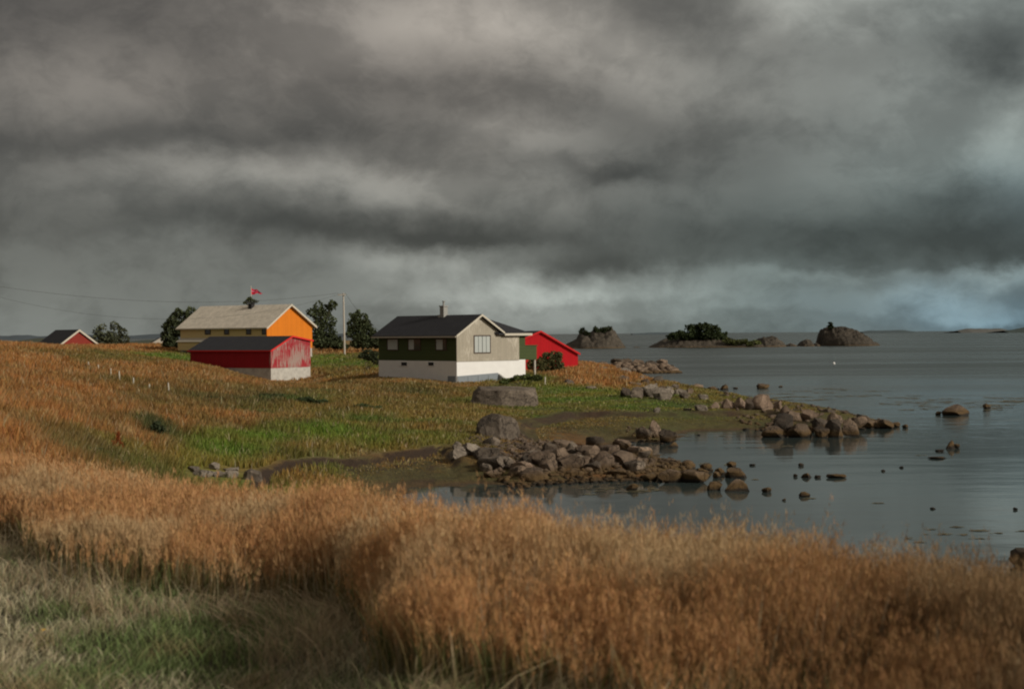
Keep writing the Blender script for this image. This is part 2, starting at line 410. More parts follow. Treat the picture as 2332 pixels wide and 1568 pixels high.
for (u, D, z) in [(-.5, 420, 2.2), (-.2, 420, 2.2), (-.05, 330, 1.0), (-.5, 900, 1.5), (0, 900, 1.0), (.3, 900, .5), (.3, 200, .3), (.5, 60, .3),
                  (0, 22, .4), (.3, 16, .4), (.5, 25, .3), (-.15, 27, .8), (-.5, 16, 3.1), (-.35, 20, 2.5), (-.6, 8, 3.7), (0, 4, 3.7), (.6, 5, 3.)]:
    CP.append((u, math.log(D), z))
CPa = np.array(CP); _pu = CPa[:, 0] * 3.2; _pv = CPa[:, 1]
def _k(r2): return np.where(r2 > 1e-12, r2 * np.log(r2 + 1e-12) * .5, 0)
_K = _k((_pu[:, None] - _pu) ** 2 + (_pv[:, None] - _pv) ** 2); n_ = len(CPa)
_A = np.zeros((n_ + 3, n_ + 3)); _A[:n_, :n_] = _K + np.eye(n_) * .004
_A[:n_, n_] = 1; _A[:n_, n_ + 1] = _pu; _A[:n_, n_ + 2] = _pv; _A[n_:, :n_] = _A[:n_, n_:].T
_W = np.linalg.solve(_A, np.concatenate([CPa[:, 2], [0, 0, 0]]))
def tps(x, y):
    sh = np.shape(x); x = np.atleast_1d(np.asarray(x, float)).ravel(); y = np.maximum(np.atleast_1d(np.asarray(y, float)).ravel(), .5)
    u = x / y * 3.2; v = np.log(y); out = np.empty(len(x))
    for i in range(0, len(x), 100000):
        uu, vv = u[i:i + 100000], v[i:i + 100000]
        r2 = (uu[:, None] - _pu) ** 2 + (vv[:, None] - _pv) ** 2
        out[i:i + 100000] = _k(r2) @ _W[:n_] + _W[n_] + _W[n_ + 1] * uu + _W[n_ + 2] * vv
    return out.reshape(sh) if sh else out[0]

def px_poly(lst, z=0.): return [(atz(a, b, z).x, atz(a, b, z).y) for a, b in lst]
def near_pt(u, q):                        # point on the line at distance q beyond the verge edge
    y = (q + .15 * -NB[0] + 7.3 * NB[1]) / (u * NB[0] + NB[1]); return (u * y, y)
COAST = ([(60, 2), (40, 8)] + [near_pt(u, 12.5) for u in (.8, .5, .35, .2, .05, -.06)] +
         px_poly([(905, 1140), (955, 1112), (1040, 1103), (1090, 1098), (1180, 1104), (1300, 1095), (1400, 1090), (1480, 1092), (1560, 1086), (1588, 1072), (1545, 1050),
                  (1500, 1036), (1440, 1040), (1400, 1030), (1392, 1012), (1430, 1003), (1500, 1008), (1542, 998), (1560, 982), (1650, 979), (1740, 978), (1800, 984), (1900, 982),
                  (1980, 972), (2030, 967), (2010, 960), (1930, 940), (1850, 930), (1760, 921), (1650, 904), (1600, 897), (1530, 888), (1500, 876), (1455, 866), (1440, 857), (1400, 848), (1345, 838), (1322, 830)]) +
         [(9, 290), (0, 360), (-15, 450), (-20, 700), (-40, 1200), (-900, 1300), (-900, 2)])
MARSH1 = px_poly([(560, 1120), (600, 1078), (650, 1060), (740, 1046), (800, 1043), (870, 1034), (960, 1026), (1010, 1018), (1040, 1030), (1080, 1060), (1100, 1120), (900, 1180)], .75)
MARSH2 = px_poly([(1178, 972), (1190, 964), (1255, 953), (1305, 943), (1440, 941), (1572, 937), (1740, 931), (1850, 940), (1850, 1000), (1500, 1020), (1250, 1040), (1190, 1000)], .7)

def height(x, y):
    x = np.asarray(x, float); y = np.asarray(y, float)
    b = tps(x, y); q = qdist(x, y); q0 = q; q = qeff(x, y)
    near = 3.55 - .36 * sstep(-x / np.maximum(y, 1), .02, .2) - .20 * np.clip(q, 0, 3.) - .40 * np.clip(q - 3., 0, 30)
    near = near + np.clip(-q, 0, 3) * .0
    # blend the road bank with the land beyond it
    k = .35; m = np.maximum(near, b) + k * .25 * np.exp(-np.abs(near - b) / k)
    m = near + (m - near) * sstep(q, 4.2, 8.5)
    z = m
    z = z - .30 * sstep(sdist(x, y, MARSH1), -.15, .55) - .26 * sstep(sdist(x, y, MARSH2), -.2, .6)
    s = sdist(x, y, COAST); s = s + (fbm(x * .6, y * .6, 3, 5) - .5) * 1.6
    far = sstep(q, 3, 8); q = q0
    inn = sstep(s, 0, 3.2)
    z = z * inn + .02 + .10 * sstep(s, 0, .8) * (q > 10)
    z = np.where(s < 0, np.maximum(-.9, .02 + s * .16), z)
    amp = .03 + .16 * sstep(q, 3, 12) * np.clip(z, .3, 1.5)
    z = z + (fbm(x * .45, y * .45, 4, 11) - .5) * amp * 1.6 * np.where(s > 0, 1, .4) + (fbm(x * 2.2, y * 2.2, 3, 21) - .5) * .10 * np.where(s > -.5, 1, 0)
    return z
def ground_at(x, y): return float(height(np.array([x]), np.array([y]))[0])
def on_ground(px, py, Dmin=12, Dmax=600):
    d = ray(px, py); t = np.exp(np.linspace(math.log(Dmin), math.log(Dmax), 900))
    h = np.maximum(height(d[0] * t, t), 0); r = EYE + d[2] * t
    k = np.argmax(r <= h); 
    if r[k] > h[k]: k = len(t) - 1
    return Vector((d[0] * t[k], t[k], h[k]))

# colour and height of the vegetation: (x, y, dryness 0..1, freshness 0..1, height m)
VEG = [(500, 900, .4, 0, .5), (580, 903, .25, .05, .5), (900, 905, .35, .1, .5), (420, 905, .35, 0, .5), (250, 935, .9, 0, .6), (150, 905, .9, 0, .6), (750, 950, .25, .3, .45), (650, 955, .4, .2, .45), (0, 1050, 1, .0, .7), (100, 950, 1, 0, .6), (0, 850, .95, 0, .6), (200, 900, .9, 0, .55), (330, 912, .35, .0, .5), (450, 915, .3, .0, .5), (100, 820, .9, 0, .5), (300, 840, .85, 0, .5),
       (450, 850, .85, 0, .6), (550, 870, .8, .1, .6), (650, 885, .5, .1, .5), (760, 880, .4, .1, .5), (850, 885, .5, .1, .5), (950, 885, .4, .1, .5), (1000, 900, .3, .2, .45), (600, 925, .15, .1, .5),
       (700, 915, .15, .2, .5), (800, 930, .3, .2, .5), (900, 925, .35, .2, .45), (1000, 940, .35, .3, .35), (400, 965, .85, 0, .5), (550, 965, .8, 0, .5), (620, 985, .3, .5, .45), (300, 990, .8, 0, .55),
       (200, 1035, .25, 0, .6), (350, 985, .15, 0, .8), (300, 1050, .3, .3, .5), (500, 1015, .1, .8, .45), (600, 1000, .05, 1, .4), (750, 985, .05, .9, .4), (850, 1015, .1, .8, .4), (950, 1000, .25, .5, .3),
       (1000, 965, .3, .4, .3), (480, 1055, .15, .9, .4), (680, 1040, .4, .4, .4), (1130, 910, .3, .4, .3), (1300, 895, .15, .7, .2), (1400, 912, .12, .7, .15), (1250, 938, .2, .6, .15),
       (1040, 880, .5, .2, .18), (1100, 882, .5, .3, .18), (1170, 872, .3, .4, .2), (950, 868, .7, .2, .2), (880, 858, .6, .2, .2), (700, 874, .8, .1, .2), (640, 876, .8, .1, .25), (1350, 862, .95, 0, .5), (1300, 850, .95, 0, .6), (1290, 836, .9, 0, .5), (1200, 865, .1, .7, .5), (1130, 880, .25, .4, .4), (1250, 905, .12, .7, .2), (1200, 985, .5, .1, .10), (1300, 1000, .6, .05, .09), (1350, 965, .4, .25, .11), (1600, 955, .25, .55, .08),
       (1700, 965, .35, .4, .08), (1500, 920, .15, .6, .10), (1000, 1060, .45, .15, .11), (850, 1060, .45, .15, .12), (900, 1090, .5, .1, .10), (1300, 1050, .8, 0, .04), (300, 794, 1, 0, .5), (100, 794, 1, 0, .5),
       (250, 813, .3, .3, .4), (400, 813, .1, .8, .25), (150, 812, .4, .2, .4), (740, 822, .05, .9, .2), (810, 825, .1, .8, .2), (760, 800, .9, 0, .45), (830, 812, .2, .2, .6), (700, 865, .75, .1, .5), (780, 850, .4, .3, .5)]
_vp = []
for a in VEG:
    p = on_ground(a[0], a[1]); _vp.append((p.x / p.y * 6, math.log(p.y) * 1.8, a[2], a[3], a[4]))
_vp = np.array(_vp)
def veg(x, y):
    u = x / y * 6; v = np.log(np.maximum(y, 1)) * 1.8; out = np.empty((len(x), 3))
    for i in range(0, len(x), 80000):
        r2 = (u[i:i + 80000, None] - _vp[:, 0]) ** 2 + (v[i:i + 80000, None] - _vp[:, 1]) ** 2
        w = 1 / (r2 + .0012) ** 2; out[i:i + 80000] = (w @ _vp[:, 2:5]) / w.sum(1)[:, None]
    out[:, 0] = np.clip(out[:, 0] + (fbm(x * .28, y * .28, 4, 31) - .5) * .75, 0, 1)
    out[:, 1] = np.clip(out[:, 1] + (fbm(x * .33, y * .33, 3, 41) - .5) * .6, 0, 1)
    return out
DRY = np.array([.38, .170, .055]); DRY2 = np.array([.42, .265, .12]); FRESH = np.array([.135, .205, .028]); DULL = np.array([.062, .080, .030]); STRAW = np.array([.48, .38, .22])
def vegcol(x, y, v):
    k = fbm(x * 1.3, y * 1.3, 3, 51)[:, None]
    g = DULL + (FRESH - DULL) * v[:, 1:2]
    d = DRY + (DRY2 - DRY) * sstep(k, .45, .8)
    return g + (d - g) * v[:, 0:1]

def build_ground():
    us = np.concatenate([np.linspace(-1.3, -.46, 60), np.linspace(-.455, .455, 560), np.linspace(.46, 1.3, 60)])
    ys = np.exp(np.concatenate([np.linspace(math.log(1.2), math.log(12), 90), np.linspace(math.log(12.1), math.log(320), 760), np.linspace(math.log(325), math.log(1500), 60)]))
    U, Yg = np.meshgrid(us, ys); X = (U * Yg).ravel(); Yv = Yg.ravel(); Zv = height(X, Yv)
    nu = len(us); ny = len(ys)
    i = np.arange(nu * (ny - 1)).reshape(ny - 1, nu)[:, :-1].ravel()
    f = np.stack([i, i + 1, i + nu + 1, i + nu], 1)
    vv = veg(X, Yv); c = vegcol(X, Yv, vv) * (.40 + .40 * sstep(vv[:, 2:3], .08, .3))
    m1 = sdist(X, Yv, MARSH1); pk = sstep(m1, -.35, .1) * (1 - sstep(m1, .6, 3.2)) * (X / Yv < -.055) * sstep(fbm(X * .5, Yv * .5, 3, 171), .25, .5); m2 = sdist(X, Yv, MARSH2); pk = np.maximum(pk, sstep(m2, -.55, -.1) * (1 - sstep(m2, .4, 1.1)) * sstep(fbm(X * .35, Yv * .35, 3, 191), .3, .5) * (Yv > 55) * .9 * (sdist(X, Yv, COAST) > 2)); c = c + (np.array([.040, .021, .013]) - c) * (pk * .92)[:, None]
    gm = (sstep(fbm(X * .8, Yv * .8, 4, 181), .42, .58) * (vv[:, 2] < .14) * .6)[:, None]; c = c * (1 - gm) + gm * np.array([.070, .062, .020])
    q = qdist(X, Yv); c = np.where((q < 3.5)[:, None], np.array([.05, .045, .022]), c)
    keep = (Zv[f].max(1) > -.85); f = f[keep]
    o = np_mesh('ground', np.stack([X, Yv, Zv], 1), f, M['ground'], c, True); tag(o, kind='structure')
build_ground()

# ground behind and beside the camera, so that nothing floats when seen from elsewhere
b = MB(); b.quad([(-60, -30, 3.68), (60, -30, 3.68), (30, 1.3, 3.68), (-30, 1.3, 3.68)]); tag(b.build('road_verge', plain('gravel_verge', (.10, .095, .07), .3, 4)), kind='structure')

# ------------------------------------------------------------------ water
def water_mat():
    m, n = mat('sea_water'); g = n.node('ShaderNodeNewGeometry').outputs['Position']
    n.put(n.b.inputs['Base Color'], (.036, .050, .048, 1)); n.b.inputs['IOR'].default_value = 1.333; n.b.inputs['Specular IOR Level'].default_value = .5
    X, Y, Z = n.sep(g)
    st = n.v('MULTIPLY', g, (.25, 1, 1))
    rip = n.noise(n.v('MULTIPLY', g, (.5, 1, 1)), 2.6, 3, .55); wav = n.noise(n.v('MULTIPLY', g, (.35, 1, 1)), .5, 3, .5); swell = n.noise(n.v('MULTIPLY', g, (.4, 1, 1)), .09, 2, .5)
    far = n.rng(Y, 45, 230); vfar = n.rng(Y, 250, 2500)
    band = n.noise(n.v('MULTIPLY', g, (.006, .035, 1)), 1.0, 4, .6)
    bb = n.rng(band, .40, .62)
    amt = n.m('ADD', n.m('MULTIPLY', far, n.m('ADD', n.m('MULTIPLY', bb, .55), .40)), .035)
    h = n.m('ADD', n.m('MULTIPLY', rip, .10), n.m('ADD', n.m('MULTIPLY', wav, .45), n.m('MULTIPLY', swell, 1.2)))
    q = n.node('ShaderNodeBump'); n.put(q.inputs['Strength'], n.m('MINIMUM', amt, 1.)); q.inputs['Distance'].default_value = .8
    n.put(q.inputs['Height'], h); n.put(n.b.inputs['Normal'], q.outputs[0])
    n.put(n.b.inputs['Roughness'], n.m('ADD', n.m('MULTIPLY', n.m('MULTIPLY', far, n.m('ADD', n.m('MULTIPLY', bb, .15), .16)), 1.), .045))
    return m
ws = MB(); ws.quad([(-30000, -200, 0), (30000, -200, 0), (30000, 45000, 0), (-30000, 45000, 0)])
w = ws.build('sea_water', water_mat()); tag(w, kind='structure')

# ------------------------------------------------------------------ grass
def blades(x, y, z, h, w, lean, col0, col1, seg=2, face=None, droop=.4):
    """strips of blades: returns vertices, quads, tris, colours"""
    n = len(x); a = rs.uniform(0, 2 * math.pi, n) if face is None else face
    la = rs.uniform(0, 2 * math.pi, n); lx = np.cos(la) * lean[0] * h + lean[1] * h; ly = np.sin(la) * lean[0] * h + lean[2] * h
    k = seg; V = np.empty((n, 2 * k + 1, 3)); C = np.empty((n, 2 * k + 1, 3))
    for j in range(k + 1):
        t = j / k; cx = x + lx * t ** 1.8; cy = y + ly * t ** 1.8; zz = z + h * (t - droop * .25 * t * t)
        ww = w * (1 - t ** 1.6) * .5 + (0 if j == k else w * .1)
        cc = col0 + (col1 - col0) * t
        if j < k:
            V[:, 2 * j] = np.stack([cx - np.cos(a) * ww, cy - np.sin(a) * ww, zz], 1)
            V[:, 2 * j + 1] = np.stack([cx + np.cos(a) * ww, cy + np.sin(a) * ww, zz], 1); C[:, 2 * j] = cc; C[:, 2 * j + 1] = cc
        else: V[:, 2 * k] = np.stack([cx, cy, zz], 1); C[:, 2 * k] = cc
    b0 = (np.arange(n) * (2 * k + 1))[:, None]
    Q = np.concatenate([b0 + np.array([[2 * j, 2 * j + 1, 2 * j + 3, 2 * j + 2]]) for j in range(k - 1)]) if k > 1 else np.zeros((0, 4), int)
    T = b0 + np.array([[2 * k - 2, 2 * k - 1, 2 * k]])
    return V.reshape(-1, 3), Q, T, C.reshape(-1, 3)
def join(parts):
    off = 0; V = []; Q = []; T = []; C = []
    for v, q, t, c in parts: V.append(v); Q.append(q + off); T.append(t + off); C.append(c); off += len(v)
    return np.concatenate(V), [f for f in (np.concatenate(Q), np.concatenate(T)) if len(f)], np.concatenate(C)
def flecks(cx, cy, cz_, rad, size, col, ln=1.5):
    """small loose triangles: seed heads"""
    n = len(cx); d = rs.normal(size=(n, 3)) * rad[:, None]; c = np.stack([cx, cy, cz_], 1) + d
    a = rs.normal(size=(n, 3)); a /= np.linalg.norm(a, axis=1)[:, None]; b_ = np.cross(a, rs.normal(size=(n, 3))); b_ /= np.linalg.norm(b_, axis=1)[:, None] + 1e-9
    a[:, 2] = np.abs(a[:, 2]) + 1.1
    V = np.stack([c - b_ * size[:, None] * .5, c + b_ * size[:, None] * .5, c + a * size[:, None] * ln], 1).reshape(-1, 3)
    T = np.arange(n * 3).reshape(n, 3); return V, np.zeros((0, 4), int), T, np.repeat(col, 3, 0)
def jit(c, n, amt=.2):
    return np.clip(c * (1 + rs.uniform(-amt, amt, (n, 1))) * (1 + rs.uniform(-.06, .06, (n, 3))), 0, 1)

HOUSE_BLOCK = []   # footprints kept free of grass, filled below: (polygon)
def build_tall_grass():
    # band along the top of the road bank
    n = 230000; u = rs.uniform(-.47, .47, n); q = rs.uniform(-.35, 5.6, n) ; y = (q - .15 * NB[0] + 7.3 * NB[1]) / (u * NB[0] + NB[1]); x = u * y; q = qeff(x, y); kq = q < 4.6; x, y, q = x[kq], y[kq], q[kq]; n = len(x)
    wob = (fbm(x * .45, y * .45, 3, 61) - .5) * 2.6
    clump = fbm(x * 2.1, y * 2.1, 3, 71)
    dens = sstep(q + wob, .1, 1.3) * (1 - .55 * sstep(q, 3.2, 4.6)) * (.25 + 1.0 * sstep(clump, .32, .62)) * np.clip(y / 11, .5, 1.)
    k = rs.rand(n) < dens; x, y, q, wob, clump = x[k], y[k], q[k], wob[k], clump[k]; n = len(x); z = height(x, y)
    patch = fbm(x * .7, y * .7, 3, 81)
    h = (.86 + .30 * (patch - .5) + .20 * (clump - .5) + rs.normal(0, .10, n)) * (.40 + .60 * sstep(q + wob * .5, -.1, 2.1))
    lx = (fbm(x * .8, y * .8, 3, 91) - .5) * .75 + .03; ly = (fbm(x * .8 + 9, y * .8, 2, 95) - .5) * .4
    tan = fbm(x * 1.1, y * 1.1, 3, 101)[:, None]
    rt = .77 * (1 - .48 * sstep(x / y, .02, .34))[:, None]  # light falloff towards the lower right, painted into the grass colour
    pale = (rs.rand(n, 1) < .25)
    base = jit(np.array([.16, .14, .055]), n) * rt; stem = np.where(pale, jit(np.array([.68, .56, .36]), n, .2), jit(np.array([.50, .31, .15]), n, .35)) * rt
    parts = []
    face = rs.uniform(-.5, .5, n)
    ja = rs.normal(0, .055, n); jb = rs.normal(0, .055, n)
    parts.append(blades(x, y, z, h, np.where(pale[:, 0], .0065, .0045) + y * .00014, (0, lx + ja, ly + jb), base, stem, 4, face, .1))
    for r in range(15):                   # seed heads along the upper part of each stem
        t = 1.04 - .42 * rs.beta(1.1, 1.8, n); hh = h * (t - .025 * t * t)
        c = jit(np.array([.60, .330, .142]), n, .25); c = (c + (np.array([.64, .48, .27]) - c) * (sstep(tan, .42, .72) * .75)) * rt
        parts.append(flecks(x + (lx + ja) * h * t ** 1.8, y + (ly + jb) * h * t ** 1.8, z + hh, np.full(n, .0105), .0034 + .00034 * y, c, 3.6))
    # leaves low down, green and straw
    m = int(n * 1.1); i = rs.randint(0, n, m); xx = x[i] + rs.normal(0, .05, m); yy = y[i] + rs.normal(0, .05, m)
    g = rs.rand(m)[:, None] < .6
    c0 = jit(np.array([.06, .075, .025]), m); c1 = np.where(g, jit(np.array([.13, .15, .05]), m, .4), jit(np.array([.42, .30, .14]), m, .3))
    parts.append(blades(xx, yy, height(xx, yy), rs.uniform(.25, .62, m), rs.uniform(.005, .010, m), (.35, .04, 0), c0, c1, 3, None, .8))
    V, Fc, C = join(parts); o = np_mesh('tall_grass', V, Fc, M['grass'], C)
    tag(o, 'tall reddish seeding grass along the bank in the foreground', 'grass', kind='stuff')
    # bent straw flopping over the edge of the verge
    m = 26000; u = rs.uniform(-.47, .42, m); q = rs.uniform(-.9, 2.2, m); yy = (q - .15 * NB[0] + 7.3 * NB[1]) / (u * NB[0] + NB[1]); xx = u * yy; qe = qeff(xx, yy); kk = (qe > -.9) & (qe < .9) & (rs.rand(m) < sstep(fbm(xx * 1.3, yy * 1.3, 3, 141), .35, .65)); xx, yy = xx[kk], yy[kk]; m = len(xx)
    cc = jit(np.array([.54, .43, .27]), m, .35); lxx = (fbm(xx * .9, yy * .9, 2, 151) - .45) * 2.2
    BV = blades(xx, yy, height(xx, yy), rs.uniform(.22, .55, m), rs.uniform(.004, .007, m), (0, lxx + rs.normal(0, .35, m), -.45 + rs.normal(0, .35, m)), cc * .55, cc, 4, None, 1.3)
    V, Fc, C = join([BV]); o = np_mesh('bent_straw', V, Fc, M['grass'], C); tag(o, 'pale bent straw flopping over the edge of the verge', 'straw', kind='stuff')
    # short verge grass
    n = 150000; u = rs.uniform(-.47, .42, n); y = 4.3 + 13.5 * rs.rand(n) ** 1.25; x = u * y; q = qeff(x, y)
    k = (q < .6) & (rs.rand(n) < np.clip(1.2 - q * .6, 0, 1)) & (x > -8.5); x, y, q = x[k], y[k], q[k]; n = len(x); z = height(x, y)
    p1 = fbm(x * 1.1, y * 1.1, 4, 111); p2 = fbm(x * 2.3, y * 2.3, 3, 121)
    gr = sstep(p1 + rs.normal(0, .10, n), .40, .56)[:, None]
    straw = jit(np.array([.55, .475, .33]), n, .35); green = jit(np.array([.20, .255, .10]), n, .4); brown = jit(np.array([.44, .31, .18]), n, .35)
    c1 = straw + (green - straw) * gr; br = (sstep(p2, .6, .72) * .7)[:, None]; c1 = c1 + (brown - c1) * br
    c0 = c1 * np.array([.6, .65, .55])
    h = (.07 + .20 * p2) * rs.uniform(.5, 1.3, n)
    V, Q, T, C = blades(x, y, z - .01, h, rs.uniform(.004, .0085, n), (.75, .30, -.15), c0, c1, 3, None, .9)
    fc = [Q, T]; o = np_mesh('verge_grass', V, fc, M['grass'], C)
    tag(o, 'short straggly green and straw coloured grass on the near verge', 'grass', kind='stuff')
build_tall_grass()

ISL = []
def build_field_grass():
    N = 850000; u = rs.uniform(-.42, .42, N); y = np.exp(rs.uniform(math.log(13), math.log(270), N)); x = u * y
    q = qdist(x, y); s = sdist(x, y, COAST); k = (q > 4.2) & (s > .9); x, y, q, s = x[k], y[k], q[k], s[k]; k = qeff(x, y) > 4.0; x, y, q, s = x[k], y[k], q[k], s[k]
    z = height(x, y); v = veg(x, y); n = len(x)
    m1 = sdist(x, y, MARSH1); m2 = sdist(x, y, MARSH2)
    ok = (z > .13) & ~((m1 > -.25) & (m1 < .35)) & ~((m2 > -.7) & (m2 < .9)) & ~((m1 > .3) & (rs.rand(n) < .35))
    for poly in HOUSE_BLOCK: ok &= sdist(x, y, poly) < -.1
    x, y, z, v, s, q = x[ok], y[ok], z[ok], v[ok], s[ok], q[ok]; n = len(x)
    c1 = vegcol(x, y, v) * (1 + rs.uniform(-.20, .20, (n, 1))); c1 = np.clip(c1 * (1 + rs.uniform(-.1, .1, (n, 3))), 0, 1)
    wild = rs.rand(n) < .05; c1[wild] = jit(STRAW * .75, int(wild.sum()), .3)
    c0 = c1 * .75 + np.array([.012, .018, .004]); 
    tuft = fbm(x * .55, y * .55, 4, 131)
    h = v[:, 2] * (.35 + .95 * tuft) * rs.uniform(.55, 1.25, n) * (.35 + .65 * sstep(s, 1, 5)); 
    h *= np.where(q < 10, .8, 1)
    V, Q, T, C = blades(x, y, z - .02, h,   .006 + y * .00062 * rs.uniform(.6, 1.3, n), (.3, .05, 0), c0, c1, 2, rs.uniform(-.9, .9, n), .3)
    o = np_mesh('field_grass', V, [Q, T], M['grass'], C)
    tag(o, 'rough russet and green grass covering the field and shore', 'grass', kind='stuff')

# ------------------------------------------------------------------ buildings
def wall_px(e, px, axis, off=0.):
    """local coordinate along the wall (axis 0: gable front, 1: long side) seen at picture column px"""
    th = e.rotation_euler.z; u = ray(px, 770)[0]
    o = e.location; d = (math.cos(th), math.sin(th)) if axis == 0 else (-math.sin(th), math.cos(th))
    return (u * o.y - o.x) / (d[0] - u * d[1])
def wall_z(e, py, px, axis):
    t = wall_px(e, px, axis); th = e.rotation_euler.z; d = (math.cos(th), math.sin(th)) if axis == 0 else (-math.sin(th), math.cos(th))
    D = e.location.y + d[1] * t; return atd(px, py, D).z - e.location.z
def foot(e, G, L, pad=0.):
    th = e.rotation_euler.z; c, s = math.cos(th), math.sin(th); o = e.location
    HOUSE_BLOCK.append([(o.x + c * a - s * b_, o.y + s * a + c * b_) for a, b_ in ((-pad, -pad), (G + pad, -pad), (G + pad, L + pad), (-pad, L + pad))])

def window(e, axis, p0, p1, z0, z1, fm, pane, name='window', bars=1, fr=.09, label=None, curtain=None):
    """frame proud of the wall, pane behind it; axis 0: in the y=0 wall, 1: in the x=0 wall"""
    lo, hi = min(p0, p1), max(p0, p1)
    def bx(mb, a0, a1, c0, c1, d0, d1):
        if axis == 0: mb.box(a0, a1, d0, d1, c0, c1)
        else: mb.box(d0, d1, a0, a1, c0, c1)
    f = MB()
    bx(f, lo - fr, lo, z0 - fr, z1 + fr, -.05, .03); bx(f, hi, hi + fr, z0 - fr, z1 + fr, -.05, .03)
    bx(f, lo, hi, z0 - fr, z0, -.048, .03); bx(f, lo, hi, z1, z1 + fr, -.048, .03)
    for k in range(bars):
        c = lo + (hi - lo) * (k + 1) / (bars + 1); bx(f, c - fr * .35, c + fr * .35, z0, z1, -.04, .03)
    fo = f.build(name, fm, e)
    if label: fo['label'] = label
    g = MB(); bx(g, lo, hi, z0, z1, -.022, .02); g.build('pane', pane, fo)
    if curtain:
        for (a, b_) in curtain:
            c = MB(); w_ = hi - lo; bx(c, lo + w_ * a, lo + w_ * b_, z0, z1 - .02, -.030, -.024); c.build('curtain', M['curtain'], fo)
    return fo

def ridge_b(e, a, px):                    # distance along the ridge (local x = a) seen at picture column px
    th = e.rotation_euler.z; c, s = math.cos(th), math.sin(th); u = ray(px, 740)[0]; x = e.location.x + c * a; y = e.location.y + s * a
    return (x - u * y) / (s + u * c)

def slab(poly, t=.12):                    # roof slab from its top outline
    mb = MB(); mb.prism(poly, (0, 0, -t)); return mb

# --- green house
pc = atd(1040, 800, 127); GH = empty('house', (pc.x, pc.y, 1.2), math.radians(45))
tag(GH, 'green boarded house with a weathered grey front, white basement and black roof', 'house')
G, L = wall_px(GH, 1196, 0), wall_px(GH, 862, 1); foot(GH, G, 9, .1); foot(GH, 5.4, L, .1)
zf = wall_z(GH, 822, 1040, 0); ze = wall_z(GH, 756.5, 1040, 0); GA = 5.5; LB = 8.4
zr = ze + 1.62; mid = GA / 2
f_ = MB(); f_.prism([(0, 0, -1.5), (G, 0, -1.5), (G, LB, -1.5), (GA, LB, -1.5), (GA, L, -1.5), (0, L, -1.5)], (0, 0, zf + 1.5)); fo = f_.build('foundation', M['white'], GH)
w_ = MB()
w_.prism([(.0, .0, zf + .001), (G - .005, 0, zf + .001), (G - .005, LB, zf + .001), (GA, LB, zf + .001), (GA, L, zf + .001), (0, L, zf + .001)], (0, 0, ze - zf - .1))
w_.prism([(.03, L - .1, ze - .1), (GA - .03, L - .1, ze - .1), (mid, L - .1, zr - .16)], (0, .1, 0))
wl = w_.build('wall', M['green'], GH)
xg = wall_px(GH, 1181, 0)
c_ = MB(); c_.box(-.05, xg, -.07, -.004, zf - .04, ze - .1)
c_.prism([(-.05, -.07, ze - .1), (GA, -.07, ze - .1), (mid, -.07, zr - .12)], (0, .2, 0)); o = c_.build('front_cladding', M['greylap'], GH); o['label'] = 'weathered grey boarding on the gable front'
ov = .45
roof = MB()
def P3(a, b_): return (a, b_, 0)
sl = (zr - ze) / mid                      # slope of the main roof
zl = ze - sl * ov
roof.prism([(-ov, -ov, zl), (mid, -ov, zr), (mid, L + ov, zr), (-ov, L + ov, zl)], (0, 0, -.14))
roof.prism([(GA + .15, -ov, ze - sl * .15), (mid + .002, -ov, zr), (mid + .002, L + ov, zr), (GA + .15, L + ov, ze - sl * .15)], (0, 0, -.14))
rb = LB / 2; zb = zr - .02; hx = G - 2.2; zs = (zb - ze) / rb; zle = ze - zs * ov + .05
roof.prism([(GA - .6, -ov, zle), (G + ov, -ov, zle), (hx, rb, zb), (mid, rb, zb), (mid, rb * .55, zb - .8)], (0, 0, -.13))
roof.prism([(G + ov, -ov + .002, zle - .002), (G + ov, LB + ov, zle - .002), (hx, rb, zb - .002)], (0, 0, -.13))
roof.prism([(G + ov, LB + ov, zle), (GA - .3, LB + ov, zle), (mid, rb, zb), (hx, rb, zb)], (0, 0, -.13))
rf = roof.build('roof', M['darkroof'], GH)
t_ = MB()   # barge boards on the front gable, fascia beside it, gutter along the long side
t_.prism([(-ov, -ov - .06, zl - .17), (mid, -ov - .06, zr - .16), (mid, -ov - .06, zr + .02), (-ov, -ov - .06, zl + .0)], (0, .055, 0))
t_.prism([(GA + .1, -ov - .06, ze - .17), (mid, -ov - .06, zr - .16), (mid, -ov - .06, zr + .02), (GA + .1, -ov - .06, ze)], (0, .055, 0))
t_.box(GA + .1, G + ov, -ov - .058, -ov - .003, zle - .20, zle - .0)
t_.build('barge_board', M['trim'], rf)
t_ = MB(); t_.box(-ov - .1, -ov - .002, -ov, L + ov, zl - .20, zl - .06); t_.build('gutter', M['trimgrey'], rf)
ch = MB(); bc = wall_px(GH, 1012, 1) * 0 + 4.7; ch.box(mid - .25, mid + .25, bc - .27, bc + .27, zr - .5, zr + .78); ch.box(mid - .31, mid + .31, bc - .33, bc + .33, zr + .78, zr + .88)
ch.box(mid - .38, mid + .38, bc - .42, bc + .42, zr - .45, zr + .03)
co = ch.build('chimney', M['concrete'], rf); cp = MB(); cp.tube([(mid, bc, zr + .88), (mid, bc, zr + 1.25)], .09); cp.tube([(mid, bc, zr + 1.25), (mid, bc, zr + 1.32)], .16); cp.build('chimney_pot', M['concrete'], co)
for (a, b_, cur) in ((883, 906, [(0, .98)]), (931, 957, [(.55, 1.0)]), (994, 1016, [(.35, 1)])):
    o = window(GH, 1, wall_px(GH, a, 1), wall_px(GH, b_, 1), wall_z(GH, 795.5, a, 1), wall_z(GH, 772.5, a, 1), M['brownframe'], M['glass'], curtain=cur, bars=0)
